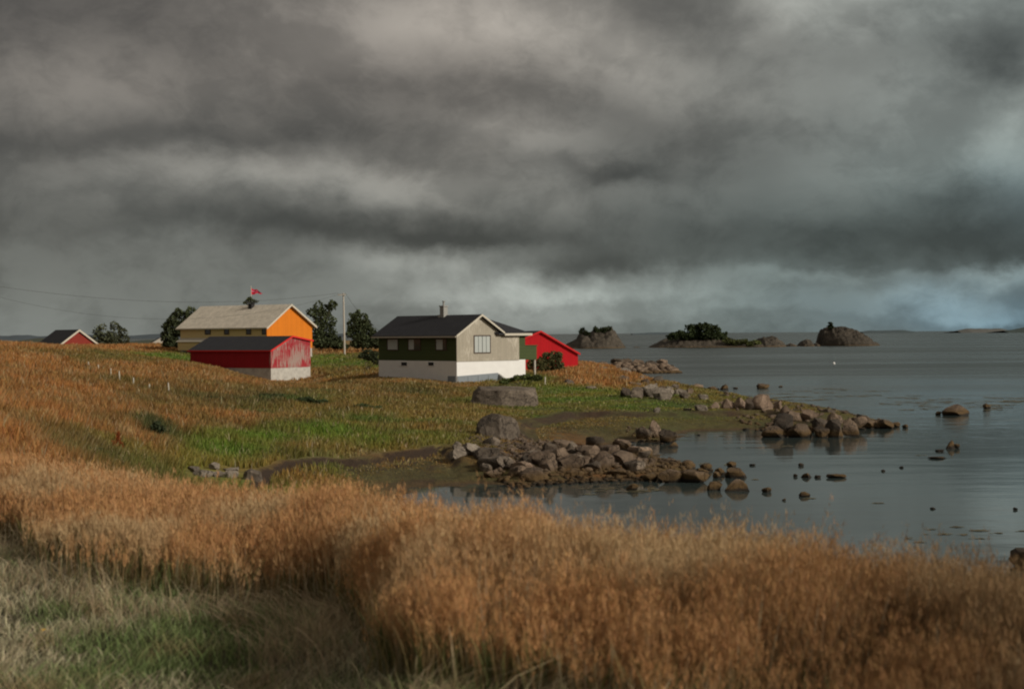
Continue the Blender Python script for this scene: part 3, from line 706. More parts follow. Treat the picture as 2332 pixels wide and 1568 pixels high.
window(GH, 0, wall_px(GH, 1079, 0), wall_px(GH, 1114, 0), wall_z(GH, 802, 1090, 0), wall_z(GH, 765, 1090, 0), M['brownframe'], M['glass'], bars=0, curtain=[(.0, .23), (.26, .48), (.52, .74), (.77, 1)], label='large front window with pale curtains').location = (0, -.075, 0)
for (a, b_) in ((908, 928), (970, 989)):
    p0, p1 = wall_px(GH, a, 1), wall_px(GH, b_, 1); z0, z1 = wall_z(GH, 833, a, 1), wall_z(GH, 823.5, a, 1)
    v_ = MB(); v_.box(-.05, .03, min(p0, p1), max(p0, p1), z0, z1); fo_ = v_.build('basement_window', M['white'], GH)
    v_ = MB(); lo, hi = min(p0, p1), max(p0, p1); v_.box(-.06, -.052, lo + .06, hi - (hi - lo) * .32, z0 + .05, z1 - .03); v_.build('pane', M['dark'], fo_)
d_ = MB(); x1 = wall_px(GH, 1133, 0); zt = wall_z(GH, 853, 1060, 0)
d_.prism([(.04, -.06, -.9), (x1, -.06, -.9), (x1, -.06, zt + .08), (.04, -.06, zt - .1)], (0, .055, 0)); dd = d_.build('garage_door', M['slate'], GH)
d_ = MB()
for k in range(1, 4): d_ = MB(); d_.box(.04 + (x1) * k / 4 - .03, .04 + x1 * k / 4 + .03, -.085, -.062, -.8, zt - .12); d_.build('door_batten', M['slate'], dd)
d_ = MB(); d_.box(-.06, -.004, .15, 1.15, -.9, wall_z(GH, 856, 1036, 1)); d_.build('cellar_door', M['slate'], GH)
d_ = MB(); d_.prism([(x1 + .02, -.9, -.6), (x1 + .02, -.03, -.6), (x1 + .02, -.03, zt), (x1 + .02, -.9, .2)], (.2, 0, 0)); d_.build('wing_wall', M['concrete'], GH)
# small green side porch
pp = MB(); pp.box(G + .005, G + 1.9, .35, 2.2, zf - .05, zf + 1.25); po = pp.build('side_porch', M['green'], GH)
pp = MB(); pp.box(G + .006, G + 2.0, .3, 2.3, zf + 1.25, zf + 1.33); pp.build('porch_roof', M['green'], po)
pp = MB()
for (a, b_) in ((G + 1.75, .5), (G + 1.75, 2.05)): pp.box(a - .08, a + .08, b_ - .08, b_ + .08, -1, zf - .05)
pp.build('porch_post', M['timber'], po)
wd = MB(); wd.box(G + .0, G + .05, .35, .43, zf, ze - .3); wd.build('downpipe', M['trimgrey'], GH)

def simple_house(e, G, L, zbase, zwall, zl, zr_, za, apex, roofm, gm, lm, tm, ov=.35, th=.12, found=None, left_corner=True, trim=.22):
    """gable front in the y=0 plane (eaves zl left, zr_ right, apex height za at x=apex)"""
    if found: b = MB(); b.box(.03, G - .03, .03, L - .03, zbase, zwall - .001); b.build('foundation', found, e)
    b = MB(); b.prism([(0, 0, zwall), (G, 0, zwall), (G, 0, zr_), (apex, 0, za), (0, 0, zl)], (0, .2, 0)); b.build('gable_wall', gm, e)
    b = MB(); b.box(0.001, .2, .2, L, zwall, zl - .02); b.box(G - .2, G - .001, .2, L, zwall, zr_ - .02)
    b.prism([(0.2, L - .2, zwall), (G - .2, L - .2, zwall), (G - .2, L - .2, zr_ - .05), (apex, L - .2, za - .12), (.2, L - .2, zl - .05)], (0, .2, 0)); b.build('wall', lm, e)
    s1 = (za - zl) / apex; s2 = (za - zr_) / (G - apex)
    r = MB(); r.prism([(-ov, -ov, zl - s1 * ov + th), (apex, -ov, za + th), (apex, L + ov, za + th), (-ov, L + ov, zl - s1 * ov + th)], (0, 0, -th + .005))
    r.prism([(apex + .001, -ov, za + th), (G + ov, -ov, zr_ - s2 * ov + th), (G + ov, L + ov, zr_ - s2 * ov + th), (apex + .001, L + ov, za + th)], (0, 0, -th + .005))
    rf = r.build('roof', roofm, e)
    t = MB(); zz = -ov - .05
    t.prism([(-ov, zz, zl - s1 * ov - trim + th), (apex, zz, za - trim + th), (apex, zz, za + th + .03), (-ov, zz, zl - s1 * ov + th + .03)], (0, .048, 0))
    t.prism([(apex + .002, zz, za - trim + th), (G + ov, zz, zr_ - s2 * ov - trim + th), (G + ov, zz, zr_ - s2 * ov + th + .03), (apex + .002, zz, za + th + .03)], (0, .048, 0))
    t.build('barge_board', tm, rf)
    t = MB(); t.box(-ov - .06, -ov - .002, -ov, L + ov, zl - s1 * ov - .12 + th, zl - s1 * ov + th + .01); t.build('fascia', tm, rf)
    foot(e, G, L, .1)
    return rf

# --- near red shed
p = atd(617, 838, 150); SH = empty('shed', (p.x, p.y, p.z), math.radians(58))
tag(SH, 'low red shed with black roof and peeling gable on a whitewashed stone base', 'shed')
G1, L1 = wall_px(SH, 707, 0), wall_px(SH, 433, 1)
ap = wall_px(SH, 663, 0)
zl_ = wall_z(SH, 797.5, 617, 0); za_ = wall_z(SH, 766.5, 663, 0); zr2 = wall_z(SH, 776, 706, 0)
simple_house(SH, G1, L1, -2.4, 0, zl_, zr2, za_, ap, M['darkroof'], M['redworn'], M['redA'], M['redtrim'], .22, .10, M['stonewhite'], trim=.14)

# --- yellow house
p = atd(608, 790, 180); YH = empty('house', (p.x, p.y, 3.9), math.radians(55))
tag(YH, 'orange and ochre house with a pale corrugated roof, behind the low red shed', 'house')
G2, L2 = wall_px(YH, 711, 0), wall_px(YH, 411, 1); ap = G2 / 2
zl2 = wall_z(YH, 743, 608, 0); za2 = wall_z(YH, 695, 659, 0)
simple_house(YH, G2, L2, -1.5, 0, zl2, zl2 + .1, za2, wall_px(YH, 659, 0), M['paleroof'], M['orange'], M['ochre'], M['trim'], .45, .16, M['stonewhite'], trim=.24)
for (a, b_) in ((468, 479), (512, 521), (562, 571), (598, 605)):
    window(YH, 1, wall_px(YH, a, 1), wall_px(YH, b_, 1), wall_z(YH, 760, a, 1), wall_z(YH, 747, a, 1), M['brownframe'], M['glass'], bars=0, fr=.1)
s_ = MB(); s_.box(-.9, -.01, L2 - 6.5, L2 - .5, -.2, .9); an = s_.build('lean_to', M['ochre'], YH); s_ = MB(); s_.prism([(-1.1, L2 - 6.7, .9), (-.01, L2 - 6.7, 1.35), (-.01, L2 - 6.7, 1.43), (-1.1, L2 - 6.7, .98)], (0, 6.4, 0)); s_.build('lean_to_roof', M['trim'], an)
bc = ridge_b(YH, G2 / 2 - .6, 573); s_ = MB(); s_.box(G2 / 2 - .9, G2 / 2 - .35, bc - .3, bc + .3, za2 - 1.2, za2 + .3); c0 = s_.build('chimney', M['dark'], YH)
for k in range(7):
    s_ = MB(); a = k * .9; s_.tube([(G2 / 2 - .6, bc, za2 + .25), (G2 / 2 - .6 + .9 * math.cos(a) * .6, bc + 1.0 * math.sin(a), za2 + .45 + .12 * (k % 3))], .045, 5); s_.build('aerial_rod', M['cable'], c0)
# flag and staff on the roof
p = atd(572, 692, 184); FP = empty('flagpole', (p.x, p.y, p.z - 8), 0); q_ = atd(572, 692, 194); FP.location = (q_.x, q_.y, 4.0)
tag(FP, 'thin white flagpole flying a red pennant behind the orange house', 'flagpole')
D_ = FP.location.y; top = atd(569, 653, D_).z - 4.0
s_ = MB(); s_.tube([(0, 0, -1), (0, 0, top)], [.09, .05]); s_.build('pole', M['stake'], FP)
s_ = MB(); s_.tube([(0, 0, top), (0, 0, top + .12)], [.1, .02]); s_.build('finial', M['stake'], FP)
def flag():
    nu, nv = 24, 8; V = []; f = []
    k = D_ / F
    for i in range(nu + 1):
        t = i / nu; cx = .05 + 25 * k * t; cz_ = top - .15 - (11 * k) * t ** 1.1 - .1 * math.sin(t * 9); hh = (13 * k) * (1 - t) ** .8 + .05
        for j in range(nv + 1): V.append((cx, .25 * math.sin(t * 8 + j * .3) * t, cz_ - hh * j / nv * (1.) ))
    for i in range(nu):
        for j in range(nv): a = i * (nv + 1) + j; f.append((a, a + nv + 1, a + nv + 2, a + 1))
    return np.array(V), np.array(f)
V, f = flag(); fl = np_mesh('flag', V, f, plain('red_bunting', (.50, .008, .035), .1), None, True, FP)
V2 = V.reshape(25, 9, 3)[:, 3:5].reshape(-1, 3) + np.array([0, -.012, 0]); 
fq = np.array([(2 * i, 2 * i + 2, 2 * i + 3, 2 * i + 1) for i in range(24)]); np_mesh('flag_stripe', V2, fq, plain('pale_bunting', (.45, .25, .35), .1), None, True, fl)

# --- far red gable house
p = atd(132, 788, 230); FH = empty('house', (p.x, p.y, p.z - 2.3), math.radians(40))
tag(FH, 'brick red house with pale gable trim and black roof, far left behind the field', 'house')
G3 = wall_px(FH, 226, 0); simple_house(FH, G3, 9.2, -2, 0, 2.3, 2.3, 2.3 + 2.55, G3 / 2, M['darkroof'], M['redfar'], M['redfar'], M['trim'], .3, .14, M['concrete'], trim=.30)

# --- red boathouse by the shore
p = atd(1192, 846, 177); BH = empty('boathouse', (p.x, p.y, p.z), math.radians(12))
tag(BH, 'bright red boathouse on the shore to the right of the green house', 'boathouse')
G4 = wall_px(BH, 1316, 0); ap = wall_px(BH, 1231, 0); zl4 = wall_z(BH, 772, 1194, 0); za4 = wall_z(BH, 754.5, 1231, 0); zr4 = wall_z(BH, 804, 1316, 0)
simple_house(BH, G4, 9, -1.2, 0, zl4, zr4, za4, ap, M['darkroof'], M['redB'], M['redB'], M['redtrim'], .25, .1, M['concrete'], trim=.2)
s_ = MB(); s_.box(G4 * .62, G4 * .64, -.03, -.003, .1, 1.9); s_.box(G4 * .40, G4 * .42, -.03, -.003, .1, 1.9); s_.box(G4 * .42, G4 * .62, -.03, -.003, 1.8, 1.9); s_.build('door_frame', M['redtrim'], BH)

# --- far shed roof in the distance at the left
p = atd(345, 782, 330); SF = empty('shed', (p.x, p.y, p.z - 2), math.radians(20)); tag(SF, 'small grey shed far behind the field, left of the orange house', 'shed')
simple_house(SF, 4.2, 5, -2, 0, 2.0, 2.0, 3.2, 2.1, M['darkroof'], M['timber'], M['timber'], M['timber'], .2, .1)

HOUSE_BLOCK.append([(on_ground(a, b_, 22).x, on_ground(a, b_, 22).y) for a, b_ in ((425, 1108), (428, 1066), (500, 1062), (598, 1070), (600, 1108))])
build_field_grass()

# ------------------------------------------------------------------ utility pole, wires, stakes
p = atd(785, 814, 186); UP = empty('utility_pole', (p.x, p.y, ground_at(p.x, p.y)), 0)
tag(UP, 'leaning wooden utility pole between two dark trees', 'utility pole')
tp = atd(782, 667, 186); dz = tp.z - UP.location.z; dx = tp.x - p.x
s_ = MB(); s_.tube([(0, 0, -.6), (dx * .5, 0, dz * .5), (dx, 0, dz)], [.13, .12, .10], 10); s_.build('pole', M['timber'], UP)
s_ = MB(); s_.box(dx - .7, dx + .35, -.24, -.14, dz - .32, dz - .18); s_.build('crossarm', M['timber'], UP)
for k in (-.62, -.2, .27): s_ = MB(); s_.tube([(dx + k, -.19, dz - .18), (dx + k, -.19, dz - .02)], [.05, .035]); s_.build('insulator', M['concrete'], UP)
def wire(a, b_, sag, label, r=.03):
    pts = [a.lerp(b_, t / 30) - Vector((0, 0, sag * 4 * (t / 30) * (1 - t / 30))) for t in range(31)]
    s_ = MB(); s_.tube(pts, r, 5); o = s_.build('power_cable', M['cable']); tag(o, label, 'cable', 'overhead cables'); return o
T0 = UP.location + Vector((dx, 0, dz))
wire(T0 + Vector((-.6, -.19, 0)), atd(-60, 643, 150), 1.6, 'upper overhead cable running left from the utility pole', .016)
wire(T0 + Vector((-.2, -.19, -.1)), atd(-60, 660, 170), 3.4, 'lower sagging overhead cable running left from the utility pole', .013)
wire(T0 + Vector((.27, -.19, 0)), GH.matrix_basis @ Vector((.2, L + .2, zl + .5)), .4, 'overhead cable running from the utility pole down to the green house', .016)

stake_px = [(202, 838, 9), (225, 846, 10), (252, 858, 13), (273, 868, 18), (304, 880, 14), (341, 891, 10), (385, 894, 16)]
stl = ['faint short pale stake, farthest up the slope', 'short pale stake, second from the top of the slope', 'white stake in the middle of the orange slope', 'tallest white stake on the orange slope', 'white stake just below the tallest one',
       'low pale stake half sunk in the grass', 'slim pale stake at the bottom end of the row']
for (a, b_, h_), lb in zip(stake_px, stl):
    p = on_ground(a, b_ + 2, 40); s_ = MB(); hh = h_ * p.y / F + .22; s_.tube([(0, 0, -.35), (random.uniform(-.05, .05), 0, hh)], [.05, .04], 7); o = s_.build('stake', M['stake']); o.location = p
    tag(o, lb, 'stake', 'pale stakes in a row on the slope')
for (a, b_, h_, lb) in ((1128, 856, 10, 'pale post before the garage door of the green house'), (1086, 862, 12, 'grey post in the grass below the white basement'), (1241, 870, 10, 'short pale post beside the bush at the red boathouse')):
    p = on_ground(a, b_ + 6, 60); s_ = MB(); s_.tube([(0, 0, -.3), (0.02, 0, h_ * p.y / F + .3)], .06, 7); o = s_.build('post', M['stake']); o.location = p; tag(o, lb, 'post')

# ------------------------------------------------------------------ rocks
def rock_mesh(name, seed, cuts=9, sub=4, rough=.14, flat=.0):
    rd = random.Random(seed); bm = bmesh.new(); bmesh.ops.create_icosphere(bm, subdivisions=sub, radius=1)
    pl = []
    for k in range(cuts):
        v = Vector((rd.gauss(0, 1), rd.gauss(0, 1), rd.gauss(.1, .8))).normalized(); pl.append((v, rd.uniform(.42, .80)))
    if flat: pl.append((Vector((.05, 0, 1)).normalized(), flat))
    off = Vector((seed * 3.1, seed * 1.7, 0))
    for v in bm.verts:
        p = v.co.copy()
        for nrm, d in pl:
            e = p.dot(nrm) - d
            if e > 0: p -= nrm * e * .99
        p += p.normalized() * (mnoise.fractal(p * 1.6 + off, .8, 2, 4) * rough + mnoise.noise(p * 6 + off) * rough * .22)
        v.co = p
    x0 = min(v.co.x for v in bm.verts); x1 = max(v.co.x for v in bm.verts); z0 = min(v.co.z for v in bm.verts); z1 = max(v.co.z for v in bm.verts); y0 = min(v.co.y for v in bm.verts); y1 = max(v.co.y for v in bm.verts)
    for v in bm.verts:                    # unit footprint, a third of the height below ground
        v.co.x = (v.co.x - (x0 + x1) / 2) / (x1 - x0); v.co.y = (v.co.y - (y0 + y1) / 2) / (y1 - y0); v.co.z = (v.co.z - z0) / (z1 - z0) * 1.4 - .4
    me = bpy.data.meshes.new(name); bm.to_mesh(me); bm.free()
    me.polygons.foreach_set('use_smooth', [True] * len(me.polygons)); me.set_sharp_from_angle(angle=math.radians(28)); return me
RM = {}
def rmesh(kind, k):
    key = (kind, k)
    if key not in RM:
        cuts = {'a': 13, 'r': 10, 'f': 10, 'p': 9}[kind]
        me = rock_mesh('rock_shape', k * 7 + ord(kind), cuts, 3, .13 if kind == 'a' else .10, .45 if kind == 'f' else 0)
        if kind == 'p':
            for v in me.vertices:
                t = max(0, v.co.z); v.co.x = v.co.x * (1.15 - .75 * t) + .05 * t; v.co.y *= 1.1 - .7 * t
        RM[key] = me
    return RM[key]
TONE = {'g': 'rock_grey', 'w': 'rock_pale', 'b': 'rock_brown', 'd': 'rock_dark', 'p': 'rock_pink'}
rk = 0
def rock(px, py, w, h, z=None, kind='a', tone='b', label=None, group=None, name='rock', depth=.8, rot=None, cat='rock'):
    global rk; rk += 1
    p = atz(px, py, z) if z is not None else on_ground(px, py, 25)
    k = p.y / F; W = w * k * 1.04; H = max(h * k * 1.05, .06)
    me = rmesh(kind, rk % 7 if kind in 'ar' else rk % 3).copy(); me.materials.append(M[TONE[tone]])
    o = bpy.data.objects.new(name, me); COL.objects.link(o); D = W * depth * random.uniform(.8, 1.2)
    o.location = (p.x, p.y + D * .35, p.z); o.scale = (W, D, H); o.rotation_euler = (0, 0, 0)
    # turn the shape inside its footprint by editing the mesh, so that width and height stay true
    a = random.choice([0, math.pi / 2, math.pi, -math.pi / 2]) + random.uniform(-.3, .3) if rot is None else rot
    me.transform(Matrix.Rotation(a, 4, 'Z'))
    if label: tag(o, label, cat, group)
    return o

GA_ = 'boulders of the near spit'
c4 = lambda x, y: (971.7 + x / 3, 835.7 + y / 3)
near = [  # crop x, base y, width, height, z, kind, tone, label
    (205, 560, 62, 48, None, 'r', 'w', 'small pale round stone at the left end of the near spit'),
    (215, 622, 135, 70, None, 'r', 'w', 'pale grey rounded rock at the landward end of the spit, leftmost of the larger ones'),
    (305, 606, 140, 85, None, 'a', 'w', 'pale angular rock with a dark cleft beside the small pale round stone'),
    (415, 622, 185, 62, None, 'f', 'g', 'long low grey slab sloping down below the dome shaped boulder'),
    (450, 548, 135, 62, None, 'r', 'g', 'grey rounded rock directly in front of the dome shaped boulder'),
    (455, 705, 225, 88, None, 'f', 'g', 'broad flat grey rock near the left end of the spit'),
    (715, 785, 165, 95, .05, 'a', 'b', 'smooth wedge shaped brown rock at the waterline left of the spit'),
    (605, 765, 110, 80, .1, 'r', 'b', 'round brown rock beside the smooth wedge at the waterline'),
    (650, 720, 150, 70, None, 'a', 'p', 'reddish tilted block behind the smooth wedge'),
    (832, 712, 122, 128, None, 'r', 'b', 'upright egg shaped brown boulder with a dark left side'),
    (745, 672, 150, 85, None, 'a', 'b', 'brown block leaning behind the egg shaped boulder, left'),
    (990, 702, 170, 92, None, 'a', 'b', 'faceted brown rock just right of the egg shaped boulder'),
    (1100, 612, 165, 72, None, 'a', 'b', 'brown block at the back of the pile, middle'),
    (1225, 702, 190, 120, None, 'p', 'b', 'triangular brown rock in the middle of the spit'),
    (1245, 612, 155, 72, None, 'f', 'b', 'flat topped brown rock behind the triangular one'),
    (1335, 668, 165, 90, None, 'a', 'b', 'large brown rock at the right shoulder of the triangular rock'),
    (1410, 712, 150, 70, None, 'a', 'd', 'dark low rock in front of the right shoulder of the pile'),
    (1465, 612, 175, 66, .05, 'f', 'p', 'flat pinkish rock in the little pool'),
    (925, 556, 150, 58, None, 'a', 'b', 'brown rock at the top edge of the pile, left'),
    (1010, 565, 120, 52, None, 'r', 'g', 'rounded grey rock at the top edge of the pile, middle'),
    (1165, 548, 140, 70, None, 'a', 'd', 'dark rock lying in the turf above the pile'),
    (865, 628, 200, 72, None, 'a', 'b', 'wide brown rock behind the egg shaped boulder'),
    (1080, 690, 110, 70, None, 'a', 'b', 'brown rock wedged left of the triangular rock'),
    (1560, 492, 90, 118, None, 'r', 'p', 'upright pinkish stone standing on the second point'),
    (1490, 497, 115, 74, None, 'a', 'd', 'dark rock leaning on the upright pinkish stone, left side'),
    (1655, 505, 120, 78, .1, 'a', 'd', 'dark rock at the right of the upright pinkish stone'),
    (1685, 546, 72, 34, 0, 'r', 'b', 'small round rock in the water below the upright pinkish stone'),
    (1690, 692, 112, 66, .0, 'r', 'b', 'left one of two round brown rocks in a row off the spit'),
    (1793, 692, 100, 54, .0, 'r', 'p', 'right one of two round brown rocks in a row off the spit'),
    (1600, 690, 110, 52, .05, 'a', 'b', 'brown rock joining the pile to the two round rocks'),
    (1680, 790, 175, 84, .0, 'a', 'p', 'large reddish boulder at the seaward end of the near spit'),
    (1835, 790, 205, 82, .0, 'a', 'b', 'large rough brown boulder beside the reddish one'),
    (1972, 842, 104, 58, .0, 'r', 'd', 'dark egg shaped rock reflected in still water'),
    (2138, 845, 165, 72, .0, 'p', 'b', 'pyramid shaped rock standing alone in still water'),
    (2122, 758, 150, 66, .0, 'r', 'b', 'rounded brown rock in the water behind the pyramid shaped rock'),
    (1985, 758, 56, 38, .0, 'r', 'p', 'small pink stone left of the rounded rock in the water'),
    (2085, 682, 66, 36, .0, 'a', 'b', 'small peaked rock far off the near spit'),
    (1406, 842, 82, 44, .0, 'r', 'b', 'pale topped single rock in the water in front of the spit'),
    (2322, 852, 54, 26, .0, 'r', 'b', 'small round rock right of the pyramid shaped rock'),
    (1522, 776, 105, 56, .03, 'a', 'd', 'dark rock at the front corner of the spit'),
    (1300, 745, 150, 48, None, 'a', 'b', 'low brown rock in the rubble below the triangular rock'),
    (560, 690, 90, 60, None, 'a', 'g', 'small grey block between the broad flat rock and the reddish block')]
for (x, y, w_, h_, z_, kd, tn, lb) in near:
    a, b_ = c4(x, y); rock(a, b_, w_ / 3, h_ / 3, z_, kd, tn, lb)
c5 = lambda x, y: (1457.6 + x * .375, 835.7 + y * .375)
spit2 = [(750, 278, 135, 108, 'r', 'p', 'large rounded pinkish boulder, biggest on the far spit'), (688, 278, 100, 84, 'a', 'd', 'dark cleft boulder left of the biggest one on the far spit'),
         (612, 272, 92, 86, 'r', 'p', 'pinkish rounded boulder, second left of the biggest on the far spit'), (540, 272, 92, 76, 'r', 'p', 'tall pinkish boulder, third left of the biggest on the far spit'),
         (512, 205, 62, 42, 'a', 'd', 'black rock on top of the landward end of the far spit'), (452, 267, 82, 54, 'r', 'p', 'low pinkish boulder at the landward end of the far spit'),
         (372, 267, 85, 34, 'f', 'w', 'flat pale slab on the turf at the landward end of the far spit'), (832, 274, 72, 68, 'a', 'p', 'pinkish block directly right of the biggest boulder'),
         (886, 288, 66, 62, 'p', 'b', 'pointed brown rock right of the biggest boulder'), (825, 425, 155, 82, 'r', 'b', 'rounded brown boulder, left front of the waterline pile'),
         (975, 425, 145, 78, 'r', 'b', 'rounded brown boulder, middle front of the waterline pile'), (1190, 425, 112, 104, 'r', 'd', 'tall dark boulder, right front of the waterline pile'),
         (1110, 425, 92, 64, 'a', 'd', 'dark block between the front boulders of the waterline pile'), (870, 372, 125, 88, 'a', 'd', 'big dark boulder behind the left front one'),
         (945, 335, 112, 66, 'a', 'b', 'brown boulder on the upper left of the waterline pile'), (1040, 332, 105, 70, 'a', 'p', 'pinkish boulder at the crest of the waterline pile'),
         (1165, 310, 112, 54, 'a', 'd', 'black topped boulder at the crest of the waterline pile'), (1190, 360, 100, 84, 'r', 'b', 'round boulder under the black topped one'),
         (1100, 372, 95, 66, 'a', 'd', 'dark boulder in the middle of the waterline pile'), (1282, 392, 92, 74, 'r', 'b', 'round boulder right of the tall dark one'),
         (1335, 365, 100, 66, 'a', 'b', 'brown block towards the tip of the far spit'), (1352, 332, 72, 46, 'a', 'd', 'dark block on top towards the tip of the far spit'),
         (1402, 370, 92, 50, 'a', 'b', 'low brown rock near the tip of the far spit'), (1502, 372, 92, 54, 'a', 'd', 'dark rock at the tip of the far spit'),
         (1556, 360, 54, 26, 'a', 'b', 'last low rock at the tip of the far spit'), (1616, 366, 36, 18, 'r', 'p', 'small orange stone just off the tip of the far spit'), (1452, 350, 70, 32, 'f', 'b', 'flat rock between the tip rocks of the far spit'),
         (272, 188, 62, 34, 'r', 'g', 'small grey rock on the turf edge right of the pale rocks'), (385, 198, 64, 32, 'f', 'w', 'low pale rock by the water before the far spit'), (101, 278, 46, 30, 'r', 'w', 'single white stone on the brink of the dark turf step'),
         (290, 264, 44, 12, 'f', 'w', 'thin white flat stone on the turf')]
for (x, y, w_, h_, kd, tn, lb) in spit2:
    a, b_ = c5(x, y); z_ = .02 if (y > 400 or x > 1380) else (.25 if x > 920 else .45)
    rock(a, b_, w_ * .375, h_ * .375, z_ if x > 420 else None, kd, tn, lb)
sea = [(980, 600, 36, 18, 'r', 'small rock alone in the bay, above the row of three dark ones'), (945, 666, 28, 18, 'a', 'left one of three dark rocks in a row in the bay'), (1015, 672, 62, 27, 'p', 'peaked middle one of three dark rocks in a row in the bay'),
       (1080, 673, 42, 15, 'f', 'flat right one of three dark rocks in a row in the bay'), (1200, 673, 118, 22, 'f', 'long flat dark rock awash in the bay'), (775, 760, 62, 28, 'r', 'round rock in the water right of the pyramid shaped rock'),
       (875, 810, 24, 13, 'r', 'tiny rock nearest the foreground grass in the bay'), (1000, 786, 64, 28, 'r', 'brown rounded rock low in the middle of the bay'), (685, 598, 32, 10, 'f', 'tiny flat rock off the near spit'),
       (1890, 495, 66, 50, 'r', 'dark rounded half of the split rock at the right of the bay'), (1930, 494, 56, 28, 'a', 'brown pointed half of the split rock at the right of the bay'), (1825, 512, 54, 10, 'f', 'flat skerry just left of the split rock'),
       (1815, 557, 112, 11, 'f', 'long thin skerry below the split rock'), (1930, 292, 158, 62, 'r', 'big smooth whaleback rock out in the water at the right'), (2110, 252, 48, 30, 'r', 'small round rock right of the whaleback rock'),
       (1815, 289, 36, 20, 'r', 'small rock touching the left of the whaleback rock'), (1478, 632, 26, 11, 'r', 'tiny rock in the open middle of the bay, lower of two'), (1588, 612, 28, 11, 'r', 'tiny rock in the open middle of the bay, upper of two'),
       (1780, 862, 32, 10, 'r', 'tiny dark rock in the lower right water'), (2280, 866, 30, 15, 'r', 'tiny dark rock close to the right edge of the water'), (358, 414, 22, 8, 'r', 'tiny dark stone in the inlet below the turf'),
       (855, 122, 26, 10, 'r', 'tiny stone at the end of the low line of rocks')]
for (x, y, w_, h_, kd, lb) in sea:
    a, b_ = c5(x, y); rock(a, b_, w_ * .375, h_ * .375, 0., kd, 'd' if 'dark' in lb else 'b', lb)
c3 = lambda x, y: (1243.8 + x * .4667, 699.6 + y * .4667)
shore = [(510, 442, 95, 66, 'a', 'w', 'pale block in the middle of the grey rocks on the shore turf'), (572, 452, 112, 56, 'a', 'w', 'wide pale boulder at the right of the grey rocks on the shore turf'), (440, 442, 66, 52, 'a', 'g', 'grey block at the left of the grey rocks on the shore turf'),
         (392, 437, 66, 44, 'a', 'd', 'dark stone at the left end of the grey rocks on the shore turf'), (392, 370, 118, 72, 'p', 'w', 'big pale triangular rock at the water behind the straw coloured grass'), (265, 335, 84, 42, 'f', 'w', 'pale slab beside the red boathouse'),
         (112, 378, 54, 26, 'r', 'g', 'half buried grey stone in the grass below the bush'), (330, 345, 60, 34, 'a', 'g', 'grey stone left of the big pale triangular rock'), (215, 400, 60, 14, 'f', 'g', 'flat grey stone in the shore grass'), (680, 436, 50, 22, 'r', 'g', 'low grey stone on the turf behind the far spit'),
         (652, 403, 42, 20, 'r', 'b', 'leftmost round rock in the low line of rocks'), (737, 403, 64, 28, 'a', 'b', 'widest brown rock in the low line of rocks'), (810, 402, 44, 16, 'a', 'b', 'low rock right of the widest one in the low line'),
         (876, 402, 42, 26, 'p', 'd', 'peaked dark rock at the right end of the low line'), (1060, 397, 64, 26, 'a', 'b', 'lone orange brown rock beyond the low line of rocks'), (925, 398, 24, 8, 'f', 'd', 'tiny flat rock right of the peaked dark one')]
for (x, y, w_, h_, kd, tn, lb) in shore:
    a, b_ = c3(x, y); rock(a, b_, w_ * .4667, h_ * .4667, 0. if (x > 600 and y < 410) else (None if y > 372 else .5), kd, tn, lb)
for k in range(12):
    a, b_ = c3(600 + k * 24 + random.uniform(-6, 6), 401 + random.uniform(-2, 2)); rock(a, b_, random.uniform(9, 15), random.uniform(2.5, 5), 0., 'a', 'd', 'low dark stone among the thin line of rocks reaching into the sea', 'stones of the low line of rocks')
# rubble jetty beyond the red boathouse
for k in range(44):
    t = random.random(); s_ = random.random() ** .8; x = 175 + 470 * t; y = 322 - 48 * s_ + (12 if t < .3 else 0); a, b_ = c3(x, y)
    rock(a, b_, random.uniform(14, 34), random.uniform(7, 13), .0 + (1 - .35 * t) * s_ * 1.0, 'a', random.choice('bbbdp'), 'brown block heaped in the rubble jetty beyond the red boathouse', 'blocks of the rubble jetty')
def jetty():
    bm = bmesh.new(); bmesh.ops.create_icosphere(bm, subdivisions=1, radius=.5); ic = np.array([v.co[:] for v in bm.verts]); it = np.array([[v.index for v in f.verts] for f in bm.faces]); bm.free()
    V = []; Fq = []; off = 0; pa, pb = atz(*c3(150, 324), 0), atz(*c3(648, 320), 0)
    for k in range(900):
        t = rs.rand(); w_ = rs.uniform(-1, 1); hgt = (1 - w_ * w_) * (1.5 - .5 * t) * (1 if t < .95 else .5); p = pa.lerp(pb, t); s0 = rs.uniform(.5, 1.5)
        m = ic * (1 + rs.uniform(-.28, .28, (len(ic), 1))) * np.array([s0, s0, s0 * .7]) + np.array([p.x, p.y + 6 + w_ * 7, rs.uniform(-.1, 1) * hgt - .1]); V.append(m); Fq.append(it + off); off += len(m)
    o = np_mesh('jetty_rubble', np.concatenate(V), np.concatenate(Fq), M['rock_brown']); tag(o, 'rubble core of the low jetty beyond the red boathouse', 'rubble', kind='stuff')
jetty()
